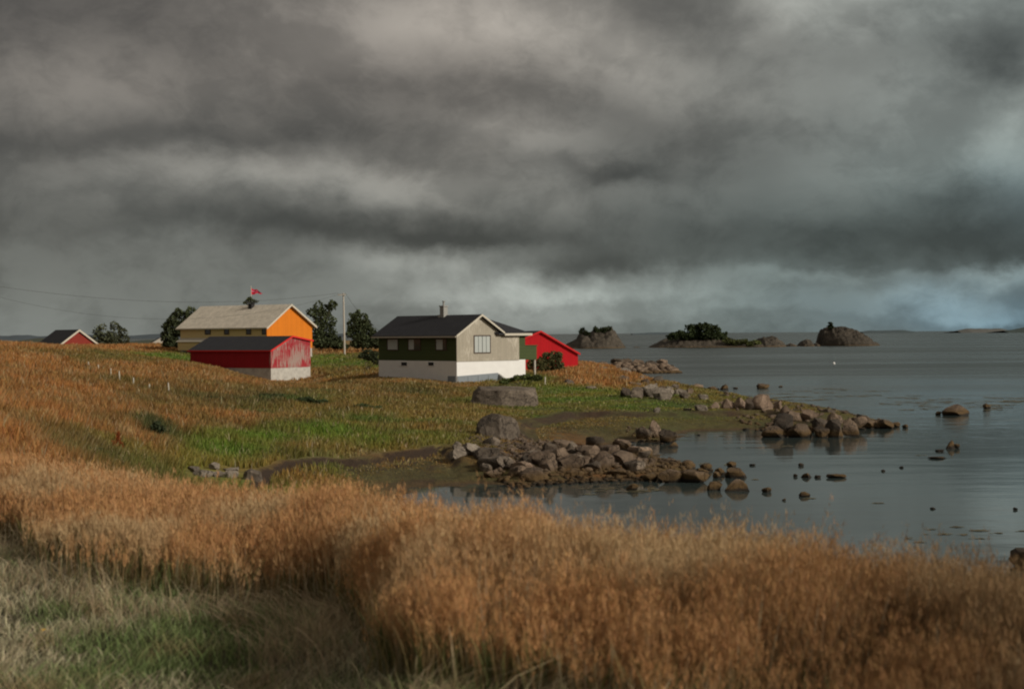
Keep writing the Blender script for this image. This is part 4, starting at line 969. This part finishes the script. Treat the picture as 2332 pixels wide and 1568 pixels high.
# stones by the foreground grass
c6 = lambda x, y: (x * .4584, 835.7 + y * .4584)
for (x, y, w_, h_, lb) in [(955, 522, 66, 28, 'pale stone at the left end of the row by the tall grass'), (1003, 545, 92, 34, 'wide flat pale stone, front left of the row by the tall grass'), (1062, 512, 54, 34, 'rounded pale stone at the back of the row by the tall grass'),
                           (1085, 548, 80, 32, 'pale stone in the middle of the row by the tall grass'), (1142, 552, 74, 38, 'pale block right of the middle of the row by the tall grass'), (1148, 520, 80, 20, 'flat pale slab at the back of the row by the tall grass'),
                           (1252, 560, 92, 52, 'grey rounded stone at the right end of the row by the tall grass')]:
    a, b_ = c6(x, y); rock(a, b_, w_ * .4584, h_ * .4584, None, 'a', 'w' if 'pale' in lb else 'g', lb)
rock(2410, 1300, 180, 44, 0., 'a', 'd', 'dark rock by the water at the right edge, behind the tall grass')
# smaller boulders packed between the named ones
def pack(poly, cnt, w0, w1, zz, tones, label, group):
    xs = [a for a, _ in poly]; ys = [b_ for _, b_ in poly]; k = 0
    while k < cnt:
        a, b_ = random.uniform(min(xs), max(xs)), random.uniform(min(ys), max(ys))
        if float(sdist(np.array([a]), np.array([b_]), poly)[0]) < 0: continue
        w_ = random.uniform(w0, w1) * (.7 + .3 * random.random()); rock(a, b_, w_, w_ * random.uniform(.42, .7), zz, 'a' if random.random() < .7 else 'r', random.choice(tones), label, group); k += 1
pack([(1085, 1060), (1100, 1096), (1200, 1100), (1330, 1094), (1480, 1086), (1600, 1082), (1570, 1055), (1480, 1035), (1330, 1018), (1230, 1020), (1110, 1030)], 55, 14, 44, None, 'bbbdg', 'brown boulder packed among the rocks of the near spit', 'boulders packed in the near spit')
pack([(1560, 1075), (1590, 1090), (1640, 1092), (1650, 1078), (1600, 1066)], 9, 14, 30, 0., 'bbd', 'brown stone awash between the end boulders of the near spit', 'stones at the end of the near spit')
pack([(1750, 985), (1790, 990), (1920, 986), (2030, 970), (1990, 958), (1930, 945), (1860, 935), (1790, 948)], 34, 14, 38, .05, 'bbdd', 'dark brown boulder packed into the waterline pile of the far spit', 'boulders packed in the waterline pile')
pack([(1600, 932), (1780, 934), (1800, 925), (1740, 905), (1640, 905)], 12, 12, 30, .45, 'ppbg', 'pinkish stone between the boulders on the crest of the far spit', 'stones on the crest of the far spit')
pack([(1400, 862), (1440, 880), (1540, 902), (1600, 905), (1560, 888), (1450, 858)], 14, 12, 30, None, 'wggb', 'grey stone scattered along the shore behind the turf', 'stones along the shore turf')
# rubble spread over the near spit and the tip of the far one
def rubble():
    V = []; Fq = []; off = 0
    base = [np.array([v.co[:] for v in rmesh('a', k).vertices]) for k in range(4)]; tri = np.array([p.vertices[:] for p in rmesh('a', 0).polygons])
    bm = bmesh.new(); bmesh.ops.create_icosphere(bm, subdivisions=1, radius=.5); ic = np.array([v.co[:] for v in bm.verts]); it = np.array([[v.index for v in f.verts] for f in bm.faces]); bm.free()
    areas = [([(1090, 1070), (1180, 1102), (1300, 1094), (1480, 1090), (1590, 1078), (1560, 1050), (1400, 1020), (1250, 1015), (1060, 1030)], 1500, .10, .38),
             ([(1700, 980), (1760, 990), (1900, 985), (2030, 968), (1900, 935), (1750, 925), (1640, 912)], 260, .12, .45), ([(1100, 1005), (1250, 1012), (1330, 1045), (1050, 1040)], 240, .08, .25),
             ([(1430, 975), (1420, 1005), (1545, 1000), (1530, 975)], 140, .08, .3), ([(1330, 880), (1420, 890), (1560, 896), (1440, 858), (1350, 842)], 130, .15, .5)]
    for poly, cnt, s0, s1 in areas:
        xs = [a for a, _ in poly]; ys = [b_ for _, b_ in poly]; k = 0
        pa_ = rs.uniform(min(xs), max(xs), cnt * 4); pb_ = rs.uniform(min(ys), max(ys), cnt * 4); ins = sdist(pa_, pb_, poly) > 0; pa_, pb_ = pa_[ins][:cnt], pb_[ins][:cnt]
        for a, b_ in zip(pa_, pb_):
            p = atz(a, b_, .25); z = ground_at(p.x, p.y)
            if z < -.12: continue
            s = rs.uniform(s0, s1) ; m = ic * (1 + rs.uniform(-.28, .28, (len(ic), 1))) * np.array([s, s * .8, s * rs.uniform(.4, .8)]); an = rs.uniform(0, 6.28); c, sn = math.cos(an), math.sin(an)
            m = np.stack([m[:, 0] * c - m[:, 1] * sn, m[:, 0] * sn + m[:, 1] * c, m[:, 2]], 1) + np.array([p.x, p.y, max(z, -.02) + s * .08]); V.append(m); Fq.append(it + off); off += len(m)
    o = np_mesh('shore_rubble', np.concatenate(V), np.concatenate(Fq), M['rock_brown']); tag(o, 'loose brown shingle and rubble strewn over the spits', 'rubble', kind='stuff')
rubble()

# big boulders on the turf
def big_boulder(px, py, w, h, z, prof, depth, tone, label, seed, lean=0.):
    p = atz(px, py, z); k = p.y / F; W, H = w * k, h * k; bm = bmesh.new(); bmesh.ops.create_icosphere(bm, subdivisions=5, radius=1)
    off = Vector((seed, seed * 2, 0))
    for v in bm.verts:
        q = v.co.copy(); 
        # box-like rounding, then facets
        m = max(abs(q.x), abs(q.y), abs(q.z)); q = q.lerp(q / m, .80 if prof == 'flat' else .12)
        hx = q.x
        for nrm, d in BF[prof]:
            e = q.dot(nrm) - d
            if e > 0: q -= nrm * e * .95
        q += q.normalized() * (mnoise.fractal(q * 1.8 + off, .8, 2, 6) * .06 + mnoise.noise(q * 5 + off) * .02)
        v.co = q
    xs = [v.co.x for v in bm.verts]; zs = [v.co.z for v in bm.verts]; x0, x1, z0, z1 = min(xs), max(xs), min(zs), max(zs)
    for v in bm.verts: v.co.x = (v.co.x - (x0 + x1) / 2) / (x1 - x0) * W; v.co.y *= W * depth * .5; v.co.z = ((v.co.z - z0) / (z1 - z0) * 1.35 - .35) * H
    me = bpy.data.meshes.new('boulder'); bm.to_mesh(me); bm.free(); me.polygons.foreach_set('use_smooth', [True] * len(me.polygons)); me.set_sharp_from_angle(angle=math.radians(24)); me.materials.append(M[tone])
    o = bpy.data.objects.new('boulder', me); COL.objects.link(o); o.location = (p.x, p.y + W * depth * .3, z); tag(o, label, 'boulder'); return o
N_ = lambda *a: Vector(a).normalized()
BF = {'flat': [(N_(.05, -.1, 1), .55), (N_(-.5, -1, .1), .80), (N_(.35, -1, .12), .78), (N_(.8, -.4, .55), .90), (N_(-1, -.1, .35), .88), (N_(.12, -1, .3), .83)],
      'dome': [(N_(-.5, -.4, .75), .80), (N_(.75, -.8, .2), .72), (N_(.3, .1, 1), .86), (N_(-.3, -1, .25), .82)]}
big_boulder(1149, 930, 158, 49, .82, 'flat', .7, 'rock_grey', 'long flat topped grey boulder on the grass in front of the green house', 3.)
big_boulder(1134, 1004, 100, 62, .68, 'dome', .8, 'rock_grey', 'dome shaped grey boulder between the flat topped boulder and the rocky spit', 8.)

# ------------------------------------------------------------------ islets and far land
def islet(prof, D, depth, name, label, seed, base=794):
    """prof: picture outline (x, top y); built as a rocky mound with real depth"""
    xs = np.array([a for a, _ in prof]); ts = np.array([b_ for _, b_ in prof]); n = max(60, int((xs[-1] - xs[0]) / 2)); m = 26
    px = np.linspace(xs[0], xs[-1], n); k = D / F; ty = np.interp(px, xs, ts)
    hz = 760.8 - .0078 * (px - 1166); H = EYE + (hz - ty) * k
    X = (px - 1166) * k; edge = np.sin(np.linspace(0, math.pi, n)) ** .35
    V = np.empty((n, m + 1, 3))
    for j in range(m + 1):
        t = j / m * 2 - 1; yy = D + t * depth * edge; prof_ = np.clip(1 - np.abs(t) ** 2.4, 0, 1) ** .7
        zz = H * prof_ * (1 - .35 * np.maximum(0, -t - .1)) - .6
        nn = fbm(X * .25 + seed, yy * .25 + j * .1, 5, int(seed)) - .5; n2 = .5 - np.abs(fbm(X * .55 + seed, yy * .4, 3, 77) - .5) * 3
        zz = zz + (nn * .6 + n2 * .22) * np.minimum(H, 5) * (prof_ + .1)
        V[:, j, 0] = X + nn * 2; V[:, j, 1] = yy + (fbm(X * .4, yy * .4 + seed, 3, 7) - .5) * 3; V[:, j, 2] = zz
    V[0, :, 2] = -.8; V[-1, :, 2] = -.8; V[:, 0, 2] = -.8; V[:, -1, 2] = -.8
    a = (np.arange(n - 1)[:, None] * (m + 1) + np.arange(m)).ravel(); f = np.stack([a, a + m + 1, a + m + 2, a + 1], 1)
    e = empty(name, (0, D, 0)); V[:, :, 1] -= D; tag(e, label, 'islet')
    np_mesh('rock_mass', V.reshape(-1, 3), f, M['islet'], None, False, e)
    return e
def leaf_cloud(name, blobs, n, size, col, parent=None, label=None):
    """crown of many small leaf faces spread through uneven clumps: blobs (x,y,z,rx,ry,rz)"""
    B = np.array(blobs, float); w = B[:, 3] * B[:, 4] * B[:, 5]; w = w ** .75; i = rs.choice(len(B), n, p=w / w.sum())
    d = rs.normal(size=(n, 3)); d /= np.linalg.norm(d, axis=1)[:, None]; r = rs.uniform(.35, 1.0, n) ** .55
    c = B[i, :3] + d * r[:, None] * B[i, 3:6]
    c += (np.stack([fbm(c[:, 0] * 1.5 / size ** .3, c[:, 2] * 1.5, 2, 3), fbm(c[:, 1], c[:, 2], 2, 5), fbm(c[:, 0], c[:, 1], 2, 9)], 1) - .5) * size * 3
    a = rs.normal(size=(n, 3)); a /= np.linalg.norm(a, axis=1)[:, None]; b_ = np.cross(a, rs.normal(size=(n, 3))); b_ /= np.linalg.norm(b_, axis=1)[:, None] + 1e-9
    s = size * rs.uniform(.6, 1.4, n)[:, None]
    V = np.stack([c - a * s * .5, c + b_ * s * .35, c + a * s * .5, c - b_ * s * .35], 1).reshape(-1, 3); Fq = np.arange(n * 4).reshape(n, 4)
    tone = (fbm(c[:, 0] * .8 / size * .25, c[:, 2] * .8 / size * .25, 3, 17) * 1.3 + .35)[:, None] * rs.uniform(.7, 1.3, (n, 1))
    C = np.repeat(np.clip(np.array(col) * tone, 0, 1), 4, 0)
    o = np_mesh(name, V, Fq, M['leaf'], C, False, parent)
    if label: o['label'] = label
    return o
def px_blobs(lst, D, e, dep=.8):          # clumps given in picture space relative to an empty
    k = D / F; out = []
    for (x, y, rx, ry) in lst:
        p = atd(x, y, D); out.append((p.x - e.location.x, p.y - e.location.y + random.uniform(-.3, .3) * rx * k, p.z - e.location.z, rx * k, max(rx, ry) * k * dep, ry * k))
    return out
I1 = islet([(a, b_) for a, b_ in [c3(75, 200), c3(100, 172), c3(150, 150), c3(162, 125), c3(215, 128), c3(228, 112), c3(310, 108), c3(332, 135), c3(360, 168), c3(395, 200)]], 545, 22, 'rocky_islet', 'steep rocky islet with flat bushy top, nearest the red boathouse', 3.)
leaf_cloud('bushes', px_blobs([(*c3(178, 118), 9, 6), (*c3(168, 112), 4, 4), (*c3(245, 108), 9, 5), (*c3(290, 106), 12, 5), (*c3(200, 126), 8, 4), (*c3(235, 100), 4, 3), (*c3(312, 104), 4, 4)], 540, I1), 1500, .6, (.035, .045, .018), I1)
I2 = islet([(a, b_) for a, b_ in [c3(485, 200), c3(520, 178), c3(560, 158), c3(620, 140), c3(700, 135), c3(850, 140), c3(900, 158), c3(1035, 165), c3(1048, 146), c3(1080, 140), c3(1115, 142), c3(1150, 172), c3(1175, 198)]], 548, 24, 'rocky_islet', 'wide rocky islet with a wood of dark bushes on it', 9.)
leaf_cloud('bushes', px_blobs([(*c3(625, 140), 16, 7), (*c3(655, 128), 12, 8), (*c3(720, 118), 14, 16), (*c3(700, 100), 7, 8), (*c3(770, 112), 16, 15), (*c3(745, 96), 12, 8), (*c3(790, 96), 10, 7), (*c3(825, 110), 10, 11), (*c3(820, 92), 6, 5), (*c3(860, 135), 12, 9), (*c3(700, 140), 30, 8), (*c3(800, 142), 34, 8)], 536, I2), 9000, .75, (.035, .048, .018), I2)
leaf_cloud('low_scrub', px_blobs([(*c3(930, 168), 34, 5), (*c3(1000, 174), 26, 5), (*c3(900, 160), 14, 5)], 528, I2, .3), 2600, .55, (.085, .095, .03), I2)
I3 = islet([(a, b_) for a, b_ in [c3(1328, 192), c3(1336, 132), c3(1345, 104), c3(1380, 93), c3(1440, 95), c3(1500, 102), c3(1512, 118), c3(1548, 128), c3(1565, 150), c3(1600, 168), c3(1622, 188)]], 566, 20, 'rocky_islet', 'bare humped rocky islet on the right with one small bush on top', 15.)
leaf_cloud('bushes', px_blobs([(*c3(1388, 84), 5, 6), (*c3(1384, 94), 7, 4)], 562, I3), 500, .7, (.03, .04, .018), I3)
for i_, (a0, a1, tp_, lb) in enumerate([(1150, 1235, 170, 'low skerry right of the wooded islet'), (1222, 1305, 154, 'small peaked skerry between the wooded islet and the humped one'), (1290, 1342, 168, 'low skerry touching the humped islet'), (385, 500, 184, 'low chain of skerries between the first two islets')]):
    islet([c3(a0, 196), c3(a0 + (a1 - a0) * .3, tp_ + 6), c3((a0 + a1) / 2, tp_), c3(a1 - (a1 - a0) * .25, tp_ + 8), c3(a1, 196)], 552, 8, 'skerry', lb, 21. + i_)
# far shore on the horizon
def far_land(pts, D, name, col, label=None, cat=None):
    k = D / F; V = []; f = []
    for (x, y) in pts:
        p = atd(x, y, D); zt = max(p.z, 0.1); zb = -3
        V += [(p.x, D - 60, zb), (p.x, D, zt), (p.x, D + 200 + zt * 3, zb)]
    for i in range(len(pts) - 1):
        a = i * 3; f += [(a, a + 3, a + 4, a + 1), (a + 1, a + 4, a + 5, a + 2)]
    mb = MB(); mb.v = V; mb.f = f; mb.mi = [0] * len(f); o = mb.build(name, plain(name + '_tone', col, .25, .01), None, True); tag(o, label, cat, kind=None if label else 'structure'); return o
def ridge(x0, x1, n, y0, amp, seed):
    out = []
    for i in range(n + 1):
        t = i / n; x = x0 + (x1 - x0) * t; e = min(1, 6 * t, 6 * (1 - t)); hz = 760.8 - .0078 * (x - 1166) + .5
        out.append((x, hz - e * amp * (.35 + .65 * float(fbm(np.array([x * .02 + seed]), np.array([seed]), 4, 3)[0]) * 1.6)))
    return out
far_land(ridge(1960, 2080, 40, 0, 3.0, 1), 4200, 'distant_hills', (.055, .075, .08))
far_land(ridge(2180, 2300, 40, 0, 6, 5), 3800, 'distant_hills', (.10, .10, .09))
far_land(ridge(2285, 2600, 60, 0, 9, 8), 3300, 'distant_hills', (.04, .055, .05))
far_land(ridge(1440, 1640, 60, 0, 2.4, 11), 6000, 'distant_hills', (.06, .08, .09))
far_land(ridge(-400, 1050, 200, 0, 6.5, 14), 5200, 'distant_hills', (.06, .075, .085))
far_land([(x, 774 + 2.5 * math.sin(x * .05) - 2 * math.sin(x * .013)) for x in range(-420, 700, 10)], 700, 'distant_hills', (.05, .055, .035))

# ------------------------------------------------------------------ trees and bushes
def tree(px, base_y, D, clumps, n, size, label, col=(.040, .050, .020), name='tree', cat='tree', trunk=.16, group=None):
    p = atd(px, base_y, D); gz = ground_at(p.x, p.y); e = empty(name, (p.x, p.y, min(gz, p.z) if gz > 0 else p.z)); tag(e, label, cat, group)
    bl = px_blobs(clumps, D, e); leaf_cloud('crown', bl, n, size, col, e)
    s_ = MB(); zt = max(b_[2] for b_ in bl)
    s_.tube([(0, 0, -.5), (.05, 0, zt * .35), (.0, 0, zt * .8)], [trunk, trunk * .8, trunk * .3], 8)
    s_.build('trunk', M['bark'], e)
    s_ = MB()
    for b_ in bl[:8]: s_.tube([(0, 0, zt * .25), (b_[0] * .5, b_[1] * .5, (zt * .25 + b_[2]) * .55), (b_[0], b_[1], b_[2])], [trunk * .5, trunk * .35, trunk * .12], 5)
    s_.build('branches', M['bark'], e)
    return e
c1 = lambda x, y: (58.3 + x / 3, 621.9 + y / 3)
tree(255, 792, 235, [(*c1(500, 400), 13, 14), (*c1(490, 450), 14, 12), (*c1(560, 440), 16, 14), (*c1(610, 370), 14, 11), (*c1(650, 400), 14, 14), (*c1(670, 450), 12, 12), (*c1(600, 450), 18, 14), (*c1(530, 370), 8, 8), (*c1(590, 495), 34, 7)], 2376, .36, 'round dark bushy tree standing in the field near the far red house', (.075, .082, .045))
tree(385, 792, 200, [(*c1(960, 370), 11, 11), (*c1(1010, 320), 14, 14), (*c1(1060, 280), 15, 12), (*c1(1120, 270), 15, 12), (*c1(990, 420), 16, 16), (*c1(1050, 380), 22, 20), (*c1(940, 420), 9, 9), (*c1(1130, 330), 20, 18), (*c1(1000, 460), 20, 10), (*c1(1180, 260), 8, 6), (*c1(975, 345), 7, 7), (*c1(990, 490), 26, 8)], 5400, .36, 'tall dark tree at the left end of the orange house', (.065, .078, .036))
tree(733, 796, 212, [(*c1(2090, 220), 10, 12), (*c1(2060, 260), 11, 13), (*c1(2000, 240), 11, 13), (*c1(1960, 270), 12, 10), (*c1(2010, 300), 16, 16), (*c1(2080, 330), 13, 14), (*c1(2000, 370), 20, 18), (*c1(2080, 400), 17, 16), (*c1(2000, 440), 20, 16), (*c1(2090, 450), 16, 14), (*c1(2110, 205), 5, 7), (*c1(2130, 455), 10, 10), (*c1(2050, 490), 38, 9), (*c1(2150, 490), 22, 8)], 5760, .36, 'tall ragged dark tree between the orange house and the utility pole', (.062, .076, .034))
tree(826, 796, 205, [(*c1(2260, 300), 14, 12), (*c1(2240, 350), 16, 14), (*c1(2300, 320), 16, 11), (*c1(2230, 410), 13, 14), (*c1(2290, 390), 20, 18), (*c1(2340, 360), 14, 12), (*c1(2360, 410), 16, 16), (*c1(2300, 450), 26, 12), (*c1(2270, 275), 8, 6), (*c1(2380, 440), 12, 12), (*c1(2310, 490), 36, 9), (*c1(2400, 480), 16, 9)], 5760, .36, 'round dark tree between the utility pole and the green house', (.062, .076, .034))
tree(572, 770, 190, [(*c1(1540, 190), 6, 3), (*c1(1515, 205), 8, 2.5), (*c1(1565, 203), 7, 3), (*c1(1540, 225), 6, 6)], 330, .35, 'tree top showing above the ridge of the orange house', (.062, .072, .034))
def bush(px, py, D, clumps, n, size, label, col, name='bush'):
    p = on_ground(px, py, 20) if D is None else atd(px, py, D); e = empty(name, (p.x, p.y, ground_at(p.x, p.y))); tag(e, label, 'bush'); bl = px_blobs(clumps, p.y, e); leaf_cloud('foliage', bl, n, size, col, e)
    s_ = MB()
    for b_ in bl[:9]: s_.tube([(b_[0] * .15, b_[1] * .15, -.2), (b_[0] * .5, b_[1] * .5, b_[2] * .5), (b_[0], b_[1], b_[2] * 1.02)], [.05, .035, .015], 5)
    s_.build('stem', M['bark'], e); return e
c2 = lambda x, y: (680.2 + x * .2917, 660.8 + y * .2917)
bush(1248, 862, 140, [(*c2(1960, 540), 17, 12), (*c2(2030, 530), 12, 11), (*c2(1900, 560), 14, 11), (*c2(1870, 610), 16, 13), (*c2(1940, 610), 17, 15), (*c2(2000, 590), 13, 12), (*c2(2050, 570), 8, 9), (*c2(1800, 600), 8, 6), (*c2(1930, 515), 10, 6), (*c2(1960, 655), 12, 8), (*c2(1900, 655), 12, 8), (*c2(1830, 570), 12, 10), (*c2(2000, 510), 10, 8), (*c2(2040, 620), 10, 10)], 6000, .19, 'dark green bush in front of the red boathouse', (.095, .092, .036))
bush(838, 822, 150, [(*c2(540, 500), 15, 9), (*c2(590, 510), 12, 9), (*c2(500, 515), 10, 6), (*c2(560, 530), 18, 8), (*c2(600, 560), 12, 8)], 2600, .17, 'low dark bush against the left end of the green house', (.050, .060, .028))
bush(1190, 875, 118, [(*c2(1640, 700), 14, 5), (*c2(1700, 690), 14, 6), (*c2(1770, 690), 16, 7), (*c2(1850, 690), 16, 7), (*c2(1600, 720), 12, 4)], 2200, .14, 'low green scrub at the right foot of the white basement', (.075, .095, .030), 'scrub')
bush(352, 1003, None, [(350, 985, 16, 16), (338, 996, 14, 10), (365, 990, 14, 14), (355, 970, 9, 8), (372, 1005, 12, 8)], 1600, .10, 'dark green weed clump on the slope beside the bright green grass', (.040, .052, .024), 'weed_clump')
bush(210, 1045, None, [(195, 1032, 16, 9), (225, 1036, 14, 9), (180, 1040, 10, 6), (240, 1042, 10, 7)], 1400, .08, 'low dark weed clump at the left behind the tall grass', (.040, .052, .024), 'weed_clump')
bush(690, 925, None, [(690, 915, 26, 6), (650, 920, 20, 5), (730, 918, 20, 5), (600, 926, 16, 5)], 1800, .14, 'dark green low thicket in the middle of the field', (.045, .062, .024), 'thicket')
bush(600, 912, None, [(600, 906, 20, 5), (570, 908, 14, 4), (632, 904, 16, 4)], 1100, .14, 'low dark weed clump below the near red shed', (.06, .078, .03), 'weed_clump')
bush(470, 918, None, [(470, 912, 18, 4), (440, 914, 12, 4), (500, 912, 14, 4)], 900, .14, 'low dark weed clump beside the lowest white stakes', (.06, .078, .03), 'weed_clump')
bush(820, 935, None, [(820, 928, 22, 4), (790, 931, 14, 4), (856, 930, 16, 3)], 900, .13, 'low green weed clump below the left end of the green house', (.07, .09, .034), 'weed_clump')
# dock plants with rust coloured seed spikes
def dock(px, py, h, label):
    p = on_ground(px, py, 20); e = empty('dock_plant', (p.x, p.y, p.z)); tag(e, label, 'plant', 'rust coloured dock plants'); k = p.y / F; H = h * k
    s_ = MB(); st = [(0, 0, 0), (.02, 0, H)]; s_.tube([(0, 0, -.05), (0.01, 0, H * .5), (.03, 0, H)], [.012, .01, .005], 6); s_.build('stem', M['rust'], e)
    n = 700; t = rs.uniform(.3, 1, n); V, Q, T, C = flecks(.03 * t, 0 * t, H * t, .05 * (1.15 - t) + .01, np.full(n, .022), jit(np.array([.25, .065, .018]), n, .3)); np_mesh('seed_head', V, T, M['grass'], C, False, e)
for a in ((268, 1030, 44, 'tallest rust coloured dock spike beside the low dark weeds'), (256, 1032, 26, 'shorter rust coloured dock spike just left of the tallest'), (275, 1033, 22, 'small rust coloured dock spike just right of the tallest')): dock(*a)
# leafy weeds at the foot of the foreground grass
def weed(px, py, H, label, nst=9, col=(.035, .055, .028)):
    p = on_ground(px, py, 5); e = empty('leafy_weed', (p.x, p.y, p.z)); tag(e, label, 'plant', 'dark leafy weeds at the foot of the tall grass')
    s_ = MB(); pts = []
    for k in range(nst):
        a = rs.uniform(0, 6.28); r = rs.uniform(.05, .32); hh = H * rs.uniform(.6, 1.05); top = (math.cos(a) * r * 1.4, math.sin(a) * r, hh)
        s_.tube([(math.cos(a) * r * .5, math.sin(a) * r * .5, -.03), (math.cos(a) * r, math.sin(a) * r, hh * .5), top], [.006, .005, .003], 5)
        for j in range(16):
            t = .15 + .85 * j / 16; pts.append((math.cos(a) * r * (.5 + .9 * t), math.sin(a) * r * (.5 + .5 * t), hh * t))
    s_.build('stem', M['bark'], e)
    P = np.repeat(np.array(pts), 3, 0); n = len(P); d = rs.uniform(0, 6.28, n); ln = rs.uniform(.05, .10, n); dirv = np.stack([np.cos(d), np.sin(d), rs.uniform(-.5, .3, n)], 1); sd = np.stack([-np.sin(d), np.cos(d), 0 * d], 1)
    V = np.stack([P, P + dirv * ln[:, None] * .45 + sd * ln[:, None] * .26, P + dirv * ln[:, None], P + dirv * ln[:, None] * .45 - sd * ln[:, None] * .26], 1).reshape(-1, 3)
    np_mesh('leaves', V, np.arange(n * 4).reshape(n, 4), M['leaf'], np.repeat(jit(np.array(col), n, .4), 4, 0), False, e)
for a in ((400, 1300, .50, 'dark leafy weed at the left of the foreground dip'), (450, 1330, .45, 'dark leafy weed lowest in the foreground dip'), (500, 1300, .62, 'tallest dark leafy weed below the left tall grass'), (760, 1395, .42, 'dark leafy weed in the shaded gap in the middle foreground'), (900, 1450, .5, 'dark leafy weed before the denser tall grass'), (1010, 1490, .5, 'dark leafy weed rightmost at the foot of the tall grass')): weed(*a)
# a single yellow flower on the verge
p = on_ground(100, 1472, 4); e = empty('flower', (p.x, p.y, p.z)); tag(e, 'tiny yellow flower on the near verge at the lower left', 'flower')
s_ = MB(); s_.tube([(0, 0, 0), (0, 0, .12)], .003, 5); s_.build('stem', M['bark'], e); s_ = MB()
for k in range(10): a = k * .628; s_.quad([(0, 0, .12), (.018 * math.cos(a - .2), .018 * math.sin(a - .2), .128), (.024 * math.cos(a), .024 * math.sin(a), .13), (.018 * math.cos(a + .2), .018 * math.sin(a + .2), .128)])
s_.build('petals', plain('yellow_petals', (.75, .42, .02)), e)
# buoy far out
p = atz(1899, 829, 0); e = empty('buoy', (p.x, p.y, 0)); tag(e, 'small white buoy out on the sea', 'buoy')
s_ = MB(); s_.tube([(0, 0, -.2), (0, 0, .05), (0, 0, .35), (0, 0, .6), (0, 0, .72)], [.15, .36, .40, .25, .06], 12); s_.build('float', M['white'], e, True); s_ = MB(); s_.tube([(0, 0, .72), (0, 0, .95)], .03, 6); s_.build('eye_bolt', M['concrete'], e); e.scale = (.55, .55, .55)

# ------------------------------------------------------------------ seaweed on the water
def seaweed():
    V = []; C = []
    strands = [(1930, 970, 80, 5), (1850, 1014, 120, 5), (1960, 1016, 60, 4), (2060, 992, 110, 4), (1640, 1040, 30, 12), (1690, 1062, 70, 3), (890, 480, 90, 5), (2180, 1006, 60, 3), (2320, 995, 50, 3), (1770, 985, 40, 3), (1700, 535, 50, 3), (2060, 1040, 70, 3),
               (1040, 798, 60, 4), (120, 746, 40, 4), (290, 420, 30, 3), (490, 417, 30, 3), (385, 585, 60, 6), (540, 592, 60, 6), (700, 682, 40, 2), (1440, 825, 50, 2)]
    for k in range(90):
        x = rs.uniform(300, 2700); y0 = 190 + 25 * math.sin(x * .004) + rs.normal(0, 20) + (35 if x > 1500 else 0) * rs.rand(); strands.append((x, y0, rs.uniform(40, 170), rs.uniform(1.5, 5)))
    for k in range(14): strands.append((rs.uniform(-350, 100), rs.uniform(735, 775), rs.uniform(30, 110), rs.uniform(2, 5)))
    for (x, y, w, h) in strands:
        for j in range(max(6, int(w / 5))):
            a, b_ = c5(x + rs.normal(0, .3) * w, y + rs.normal(0, .45) * h); p = atz(a, b_, 0); k = p.y / F; l = rs.uniform(3, 9) * k; wd = l * rs.uniform(.2, .5) ; an = rs.normal(0, .3)
            c, s = math.cos(an), math.sin(an); q = np.array([(-l, 0), (-l * .3, wd), (l * .5, wd * .7), (l, 0), (l * .4, -wd), (-l * .5, -wd * .8)])
            q = q * (1 + rs.uniform(-.2, .2, q.shape)); V.append(np.stack([p.x + q[:, 0] * c - q[:, 1] * s, p.y + (q[:, 0] * s + q[:, 1] * c) * 1.3, np.full(6, .006 + .012 * rs.rand())], 1))
    V = np.concatenate(V); n = len(V) // 6; C = np.repeat(jit(np.array([.12, .10, .055]), n, .4), 6, 0)
    o = np_mesh('seaweed', V, np.arange(n * 6).reshape(n, 6), attr_mat('wet_seaweed', 0, rough=.5), C); tag(o, 'brown seaweed floating in streaks on the bay', 'seaweed', kind='stuff')
seaweed()
